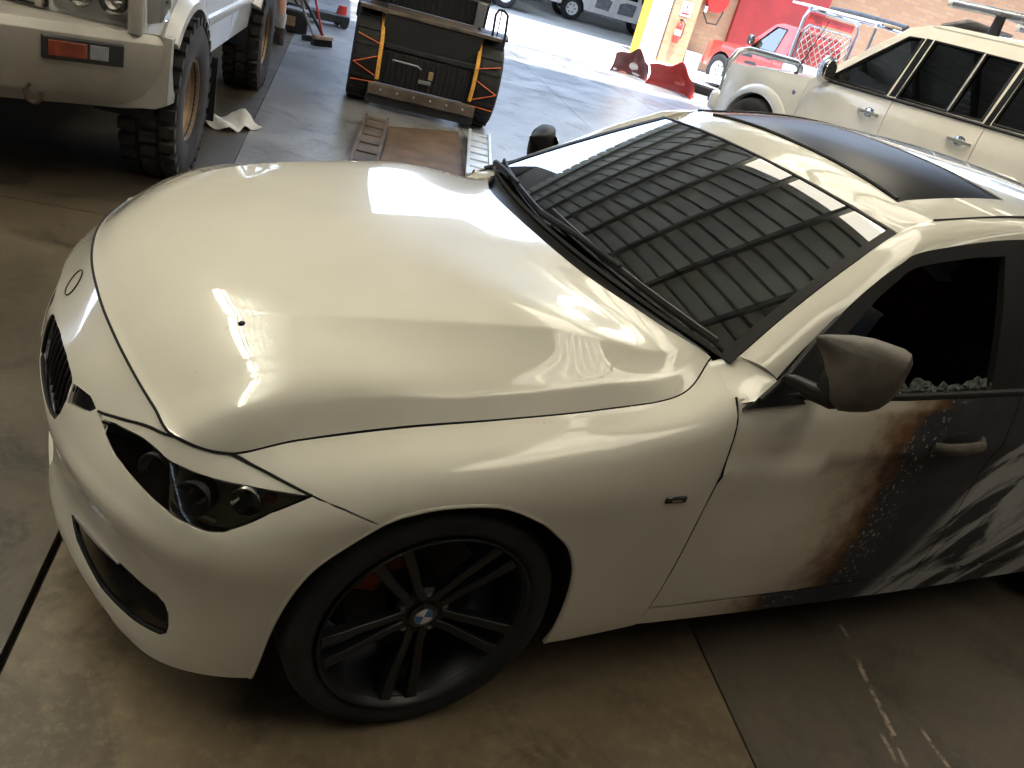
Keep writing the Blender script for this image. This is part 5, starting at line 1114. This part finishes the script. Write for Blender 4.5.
# person standing behind the off-road wagon: bare shin, sock and boot are in view
per = thing('person', 'person in dark shorts, grey socks and work boots behind the off-road wagon', 'person', (1.38, 8.68, 0), math.radians(200))
J = {'pelvis': ((0, 0, .98), .15), 'spine': ((0, .0, 1.14), .135), 'chest': ((0, -.01, 1.34), .16), 'neck': ((0, 0, 1.52), .06), 'head0': ((0, -.02, 1.60), .085), 'head1': ((0, -.02, 1.70), .095), 'head2': ((0, -.015, 1.77), .06)}
for m, k in ((1, 'l'), (-1, 'r')):
    J.update({k + 'hip': ((m * .10, 0, .92), .10), k + 'knee': ((m * .115, -.02, .50), .060), k + 'calf': ((m * .115, .01, .36), .056), k + 'ankle': ((m * .115, .02, .10), .040), k + 'heel': ((m * .115, .02, .05), .042), k + 'toe': ((m * .125, -.16, .035), .032),
              k + 'sho': ((m * .19, 0, 1.42), .065), k + 'elb': ((m * .25, .03, 1.14), .045), k + 'wri': ((m * .26, -.06, .90), .030), k + 'palm': ((m * .26, -.08, .83), .032)})
    for q in range(4): J['%sf%d' % (k, q)] = ((m * (.262 - .0 * q), -.115 + .02 * q, .755), .010); J['%sg%d' % (k, q)] = ((m * .25, -.118 + .02 * q, .715 + .006 * abs(q - 1)), .008)
    J[k + 't0'] = ((m * .235, -.125, .80), .011); J[k + 't1'] = ((m * .225, -.14, .765), .009)
ed = [('pelvis', 'spine'), ('spine', 'chest'), ('chest', 'neck'), ('neck', 'head0'), ('head0', 'head1'), ('head1', 'head2')]
for k in 'lr':
    ed += [('pelvis', k + 'hip'), (k + 'hip', k + 'knee'), (k + 'knee', k + 'calf'), (k + 'calf', k + 'ankle'), (k + 'ankle', k + 'heel'), (k + 'heel', k + 'toe'), ('chest', k + 'sho'), (k + 'sho', k + 'elb'), (k + 'elb', k + 'wri'), (k + 'wri', k + 'palm'), (k + 'palm', k + 't0'), (k + 't0', k + 't1')]
    for q in range(4): ed += [(k + 'palm', '%sf%d' % (k, q)), ('%sf%d' % (k, q), '%sg%d' % (k, q))]
keys = list(J); me = bpy.data.meshes.new('body'); me.from_pydata([J[k][0] for k in keys], [(keys.index(a), keys.index(b)) for a, b in ed], [])
bo_ = link('body', me, 'skin', per); sk = bo_.modifiers.new('skin', 'SKIN'); bo_.modifiers.new('sub', 'SUBSURF').levels = 1; bo_.modifiers['sub'].render_levels = 2
for k, sv in zip(keys, me.skin_vertices[0].data): sv.radius = (J[k][1], J[k][1]); sv.use_root = (k == 'pelvis')
ho = MB()
ho.loft([ring8((0, .005, z), a, b, rt=(1, 0, 0), up=(0, 1, 0), n=16, p=2) for z, a, b in ((1.62, .098, .105), (1.68, .105, .115), (1.75, .10, .11), (1.80, .07, .08), (1.815, .02, .02))]).build('hair', 'boot', per)
for m in (1, -1):
    MB().loft([ring8((m * .036, -.108, 1.695), .014, .008, rt=(1, 0, 0), n=8, p=2), ring8((m * .036, -.120, 1.695), .008, .005, rt=(1, 0, 0), n=8, p=2)]).build('eye', 'seal', per)
    MB().loft([ring8((m * .098, 0, 1.68), .006, .03, rt=(0, 1, 0), n=8, p=2), ring8((m * .110, .005, 1.685), .018, .032, rt=(0, 1, 0), n=8, p=2)]).build('ear', 'skin', per)
    MB().loft([ring8((m * .115, .01, z), r, r, rt=(1, 0, 0), up=(0, 1, 0), p=2) for z, r in ((.34, .064), (.30, .066), (.20, .060), (.13, .060))]).build('sock', 'sock', per)
    MB().loft([ring8((m * .117, y, z), a, b, rt=(1, 0, 0), up=(0, 1, 0), p=2.4) for y, z, a, b in ((.02, .19, .064, .066), (.02, .12, .060, .068), (-.04, .085, .062, .13), (-.05, .03, .062, .15), (-.05, 0, .060, .148))]).build('boot', 'boot', per)
    MB().loft([ring8((m * .107, 0, z), a, a, rt=(1, 0, 0), up=(0, 1, 0), p=2.2) for z, a in ((.97, .115), (.80, .118), (.62, .115), (.56, .112))]).build('shorts_leg', 'navy_cloth', per)
    MB().loft([ring8((m * (.19 + .06 * k), .03 * k, 1.44 - .22 * k), .085 - .015 * k, .08 - .012 * k, rt=(1, 0, 0), up=(0, 1, 0), p=2) for k in (0, .5, 1)]).build('sleeve', 'navy_cloth', per)
MB().loft([ring8((0, -.04 - .02, 1.655), .012, .02, rt=(1, 0, 0), n=8, p=2), ring8((0, -.125, 1.65), .014, .016, rt=(1, 0, 0), n=8, p=2)]).build('nose', 'skin', per)
MB().loft([ring8((0, -.104, 1.612), .026, .006, rt=(1, 0, 0), n=8, p=2), ring8((0, -.112, 1.612), .018, .003, rt=(1, 0, 0), n=8, p=2)]).build('mouth', 'rust_disc', per)
MB().loft([ring8((0, 0, z), a, b, rt=(1, 0, 0), up=(0, 1, 0), p=2.4, n=20) for z, a, b in ((.90, .19, .13), (1.0, .19, .135), (1.14, .175, .125), (1.34, .205, .14), (1.46, .18, .11), (1.51, .08, .08))]).build('shirt', 'navy_cloth', per)

# ------------------------------------------------------------------ yard: red ute, parked utes, wreckage, pier fittings
ute = thing('tray_ute', 'red single-cab ute with silver rack and mesh headboard', 'car', (13.98, 15.3, 0), math.radians(-86))
S = dict(W=.90, sill=.40, belt=[(-.8, .98), (.4, 1.05), (2.4, 1.10)], nose=-.80, tail=1.95, wb=3.0, arch=(.42, .38), paint='red_paint', wheel=(.37, .24, .21), track=.02, cuts=[('front_wing', -.80, .55), ('door', .55, 1.62), ('cab_corner', 1.62, 1.95)],
    plan=[(-.80, -.18), (-.5, -.06), (-.1, -.01), (1.95, -.01)], roofline=[(.58, 1.055), (1.62, 1.085), (1.95, 1.09), (1.92, 1.68), (1.75, 1.74), (1.35, 1.74), (1.15, 1.68)],
    windows=[[(.80, 1.10), (1.56, 1.125), (1.56, 1.64), (1.24, 1.64)]], glass=['clear_glass'], rim_mat='white_plastic', tyre_mat='rubber',
    bonnet=[(-.78, .66, .92, .04), (-.6, .74, .99, .04), (-.2, .80, 1.03, .04), (.3, .82, 1.06, .03), (.62, .82, 1.08, .03)], face=[(-.78, .66, .92, .02), (-.84, .70, .80, .01), (-.88, .74, .50, 0), (-.82, .74, .40, 0)],
    screen=[(.60, .76, 1.07, .02), (.9, .70, 1.38, .02), (1.16, .64, 1.68, .02)], roof=[(1.14, .64, 1.68, .03), (1.35, .66, 1.75, .04), (1.75, .66, 1.76, .04), (1.93, .64, 1.69, .03)], back=[(1.93, .64, 1.69, 0), (1.97, .80, 1.08, 0), (1.97, .86, .45, 0)])
uside, _ = vehicle(ute, S)
for m in (1, -1):
    wing_mirror(ute, .78, .82, 1.22, 'black_trim', m); door_handle(ute, uside, 1.46, .98, 'black_trim', 1 if m < 0 else -1)
    for z, x0, x1, mt in ((.86, .62, 1.0, 'black_trim'), (.72, .75, 1.2, 'black_trim'), (.60, 1.0, 1.55, 'black_trim'), (.52, .7, 1.5, 'white_plastic')):
        panel('side_decal', lambda x, z_, m=m: uside(x, z_) * np.array([1, -m, 1]), [(x0, z), (x1, z + .02), (x1 - .06, z + .09), (x0 + .08, z + .07)], mt, ute, h=.2, th=.006, off=.004, gap=0)
MB().box((3.05, 0, .86), (2.1, 1.84, .06)).build('tray_floor', 'alloy', ute, bevel=.008)
for m in (1, -1): MB().box((3.05, m * .92, .98), (2.1, .03, .22)).build('tray_side', 'alloy', ute, bevel=.006)
MB().box((4.1, 0, .98), (.03, 1.84, .22)).build('tray_side', 'alloy', ute, bevel=.006)
MB().box((2.9, 0, .72), (2.2, .8, .16)).build('tray_frame', 'dark_metal', ute)
hb = MB().tube([(2.06, -.90, .90), (2.06, -.90, 1.95), (2.06, -.84, 2.10), (2.06, -.70, 2.15), (2.06, .70, 2.15), (2.06, .84, 2.10), (2.06, .90, 1.95), (2.06, .90, .90)], .035, 10).build('headboard_hoop', 'steel', ute)
MB().tube([(2.08, -.78, .90), (2.08, -.78, 1.75), (2.08, -.70, 1.85), (2.08, .70, 1.85), (2.08, .78, 1.75), (2.08, .78, .90)], .022, 8).build('mesh_frame', 'steel', hb)
for k in range(15):
    y0 = -.76 + k * .19 - .95; a, b = max(-.76, y0), min(.76, y0 + .92)
    if b > a: MB().tube([(2.08, a, .92 + (a - y0)), (2.08, b, .92 + (b - y0))], .009, 6).build('mesh_wire', 'alloy', hb)
    a, b = max(-.76, y0), min(.76, y0 + .92)
    if b > a: MB().tube([(2.095, -a, .92 + (a - y0)), (2.095, -b, .92 + (b - y0))], .009, 6).build('mesh_wire', 'alloy', hb)
MB().box((2.02, 0, 2.0), (.03, 1.5, .16)).build('red_board', 'red_plastic', hb)
for x in (2.06, 3.9): MB().tube([(x, -.85, 2.16), (x, .85, 2.16)], .03, 8).build('rack_bar', 'steel', hb)
for m in (1, -1): MB().tube([(3.95, m * .88, .92), (3.95, m * .88, 2.1)], .03, 8).build('rack_post', 'steel', hb); MB().tube([(1.5, m * .80, 2.20), (4.0, m * .80, 2.20)], .028, 8).build('rack_rail', 'steel', hb)
def load(name, label, cat, mb, mat):
    o = mb.xf(Matrix.Translation((13.98, 15.3, 0)) @ Matrix.Rotation(math.radians(-86), 4, 'Z')).build(name, mat, None, bevel=.01); return tag(o, label, cat)
load('timber_plank', 'weathered plank lying along the rack of the red ute', 'plank', MB().box((2.8, -.45, 2.22), (2.6, .26, .05)), 'wood')
load('roller_bundle', 'dark rolled bundle tied on the rack of the red ute', 'bundle', MB().tube([(1.7, .20, 2.27), (2.6, .22, 2.28), (3.8, .2, 2.27)], [.07, .09, .07], 12), 'dark_metal')
load('tyre_cover', 'black bag hanging over the rear end of the ute rack', 'bag', MB().loft([ring8((4.17, .80, z), a, b, rt=(1, 0, 0), up=(0, 1, 0)) for z, a, b in ((1.86, .08, .10), (1.95, .12, .15), (2.2, .13, .16), (2.32, .09, .1))]), 'seal')
def far_ute(root, paint, x, y, lab):
    r = thing(root, lab, 'car', (x, y, 0), -math.radians(15))
    S = dict(W=.88, sill=.42, belt=[(-.8, 1.0), (.5, 1.06), (4.1, 1.10)], nose=-.80, tail=4.1, wb=2.95, arch=(.42, .38), paint=paint, wheel=(.37, .24, .21), track=.02, tyre_mat='rubber', rim_mat='white_plastic',
        cuts=[('front_wing', -.80, .6), ('front_door', .6, 1.5), ('rear_door', 1.5, 2.3), ('tub_side', 2.3, 4.1)], roofline=[(.62, 1.06), (1.5, 1.07), (2.4, 1.085), (2.3, 1.66), (1.3, 1.68), (1.15, 1.64)],
        windows=[[(.85, 1.10), (1.46, 1.11), (1.46, 1.58), (1.26, 1.58)], [(1.54, 1.11), (2.24, 1.12), (2.2, 1.58), (1.54, 1.58)]],
        bonnet=[(-.78, .66, .95, .04), (-.5, .76, 1.02, .04), (.62, .82, 1.08, .03)], face=[(-.78, .66, .95, .02), (-.84, .72, .8, 0), (-.82, .74, .42, 0)], screen=[(.62, .76, 1.07, .02), (1.16, .64, 1.64, .02)],
        roof=[(1.15, .64, 1.64, .03), (1.4, .66, 1.70, .04), (2.3, .64, 1.66, .03)], back=[(2.3, .64, 1.66, 0), (2.42, .80, 1.1, 0)])
    sd, _ = vehicle(r, S)
    MB().box((1.5, -.80, .46), (1.7, .08, .10)).build('side_step', 'dark_metal', r, bevel=.01)
    return r, sd
w1, ws = far_ute('pickup_ute', 'white_post', 15.0, 26.9, 'white dual-cab ute with torn door panels parked beyond the sunny yard')
for poly in ([(.78, .60), (1.3, .58), (1.36, .90), (1.1, 1.0), (.80, .96)], [(1.62, .58), (2.22, .60), (2.26, .98), (1.9, 1.0), (1.64, .92)]):
    panel('torn_opening', ws, poly, 'grey_item', w1, h=.08, th=.008, off=.006, gap=0)  # grey patches laid over the door sides
far_ute('pickup_ute', 'dark_metal', 8.55, 25.4, 'dark ute parked nose to tail with the white dual-cab ute')
# posts at the end of the brick wall
yp = MB().tube([site(7.62, 21.35, 0), site(7.62, 21.35, 4.5)], .12, 16).build('yellow_post', 'yellow'); tag(yp, 'tall yellow steel post beside the white column', 'post')
wp = MB().box((8.08, 21.8, 2.25), (.56, .5, 4.5)).xf(bx).build('white_column', 'white_post', None, bevel=.02); tag(wp, 'white painted column at the end of the brick wall', 'column')
# extinguisher and sign on the pier
fx = thing('fire_extinguisher', 'red fire extinguisher hung on the brick pier', 'extinguisher', site(8.66, 21.33, .55), -TH)
MB().lathe([(0, 0), (.075, 0), (.085, .02), (.085, .42), (.07, .48), (.03, .52), (.03, .56), (0, .56)], n=24, axis='z').build('cylinder', 'red_plastic', fx)
MB().lathe([(.0855, .20), (.087, .20), (.087, .34), (.0855, .34)], n=24, axis='z').build('label_band', 'white_plastic', fx)
MB().box((0, 0, .59), (.05, .16, .05)).build('valve', 'black_trim', fx, bevel=.006); MB().tube([(.03, -.02, .58), (.12, -.03, .52), (.13, -.03, .25), (.10, -.03, .12)], .014, 8).build('hose', 'black_trim', fx); MB().box((0, .095, .3), (.06, .02, .4)).build('bracket', 'steel', fx)
sn = thing('safety_sign', 'small white sign with red marks above the fire extinguisher', 'sign', site(8.74, 21.435, 1.42), -TH)
MB().box((0, 0, 0), (.30, .012, .36)).build('sign_plate', 'white_plastic', sn, bevel=.003)
MB().tube([(.10 * math.cos(q), -.008, .05 + .10 * math.sin(q)) for q in np.linspace(0, 2 * PI, 25)[:-1]], .012, 6, closed=True).build('red_ring', 'red_plastic', sn)
MB().box((0, -.008, .05), (.04, .004, .10)).build('red_symbol', 'red_plastic', sn); MB().box((0, -.008, -.11), (.22, .004, .05)).build('red_bar', 'red_plastic', sn)
hr = thing('hose_reel', 'red fire hose reel fixed to the brick wall', 'hose reel', site(9.65, 21.80, 1.85), -TH)
MB().lathe([(0, -.12), (.30, -.12), (.32, -.10), (.30, -.08), (.16, -.07), (.16, .07), (.30, .08), (.32, .10), (.30, .12), (0, .12)], n=32).build('drum', 'red_plastic', hr)
MB().tube([(-.25, -.05, -.05), (-.30, -.06, -.40), (-.12, -.08, -.62), (.16, -.08, -.60), (.24, -.06, -.30), (.24, 0, 0)], .022, 8).build('hose', 'black_trim', hr); MB().box((0, .12, 0), (.12, .06, .5)).build('bracket', 'steel', hr); MB().box((-.27, -.05, -.30), (.09, .08, .16)).build('nozzle', 'white_plastic', hr, bevel=.01)
sh = MB().box((11.6, 21.86, 1.5), (2.6, .16, 3.0)).xf(bx).build('roller_door', 'dark_red'); tag(sh, 'dark red door panel standing against the brick wall', 'door panel')
bxs = thing('wall_box', 'white and blue boxes on the ground against the brick pier', 'box', site(9.35, 21.55, 0), -TH)
MB().box((0, 0, .12), (.44, .3, .24)).build('blue_box', 'bluecloth', bxs, bevel=.01); MB().box((.0, 0, .34), (.46, .3, .20)).build('white_box', 'white_plastic', bxs, bevel=.01)
# wreckage lying in the sun
def curved(name, label, cat, loc, rz, L, H, D, mat, rx=0.0, trim=None):
    r = thing(name, label, cat, loc, rz); G = []
    for u in np.linspace(-1, 1, 21):
        row = []
        for v in np.linspace(0, 1, 11):
            row.append((u * L / 2 * (1 - .12 * v), D * (1 - u * u) * (1 - .3 * v) + .10 * math.sin(PI * v) - .12 * v * v + .03 * math.sin(5 * u + 3 * v), .01 + H * v * (1 - .30 * u * u + .10 * math.sin(4.5 * u + .6)) + .02 * math.sin(7 * u) * v))
        G.append(row)
    o = sheet('shell', np.array(G), mat, r, th=.012, cen=(0, -1, .2))
    if trim:
        MB().tube([(u * L / 2, D * (1 - u * u) + .05, .05) for u in np.linspace(-.9, .9, 13)], .03, 8).build('lower_trim', trim, r)
        MB().loft([ring8((u * L * .2, D * .98 + .06, H * .38), .03, H * .16 * (1 - abs(u) * .6), rt=(0, 1, 0), n=10) for u in (-1, -.5, 0, .5, 1)]).build('opening', trim, r)
    return r
curved('car_bumper', 'broken red car bumper lying in the sun near the yellow post', 'bumper', (9.75, 12.30, 0), math.radians(-62), 1.1, .52, .34, 'dark_red', trim='red_paint')
curved('car_bumper', 'torn brown-red bumper corner leaning beside the red bumper', 'bumper', (9.45, 13.35, 0), math.radians(-40), .8, .50, .28, 'maroon', trim='white_plastic')
G = []
for u in np.linspace(-1, 1, 17):
    G.append([(u * .75, v * .55 * (1 - .15 * u), .10 + .24 * (1 - u * u) * (1 - .5 * v * v) + .08 * (u + 1)) for v in np.linspace(-1, 1, 13)])
wpn = thing('car_bonnet', 'loose white car bonnet lying in the sun by the red ute', 'bonnet', (11.55, 13.25, 0), math.radians(-48)); sheet('panel', np.array(G), 'white_post', wpn, th=.015, cen=(0, 0, -1))
MB().box((-.3, 0, .07), (.9, .6, .14)).build('inner_frame', 'black_trim', wpn, bevel=.01)
curved('bumper_scrap', 'black plastic bumper scrap with red edge beside the white bonnet', 'scrap', (11.15, 12.15, 0), math.radians(-30), .8, .30, .16, 'black_trim', trim='red_plastic')

# lamps: one row over the nose of the sedan, two added to brighten the cream wagon
for k_, dd_ in enumerate((-1.5, .15, 1.8, 3.45)):
    batten(-2.6, dd_, PI / 2, 1.5, ('twin-tube lamp at the near end of the roof row', 'second twin-tube lamp of the roof row', 'third twin-tube lamp of the roof row', 'twin-tube lamp at the open-yard end of the roof row')[k_])
batten(4.6, 4.6, PI / 2, 1.5, 'twin-tube lamp over the doors of the cream wagon', power=55)
batten(4.6, 7.4, PI / 2, 1.5, 'twin-tube lamp over the bonnet of the cream wagon', power=55)
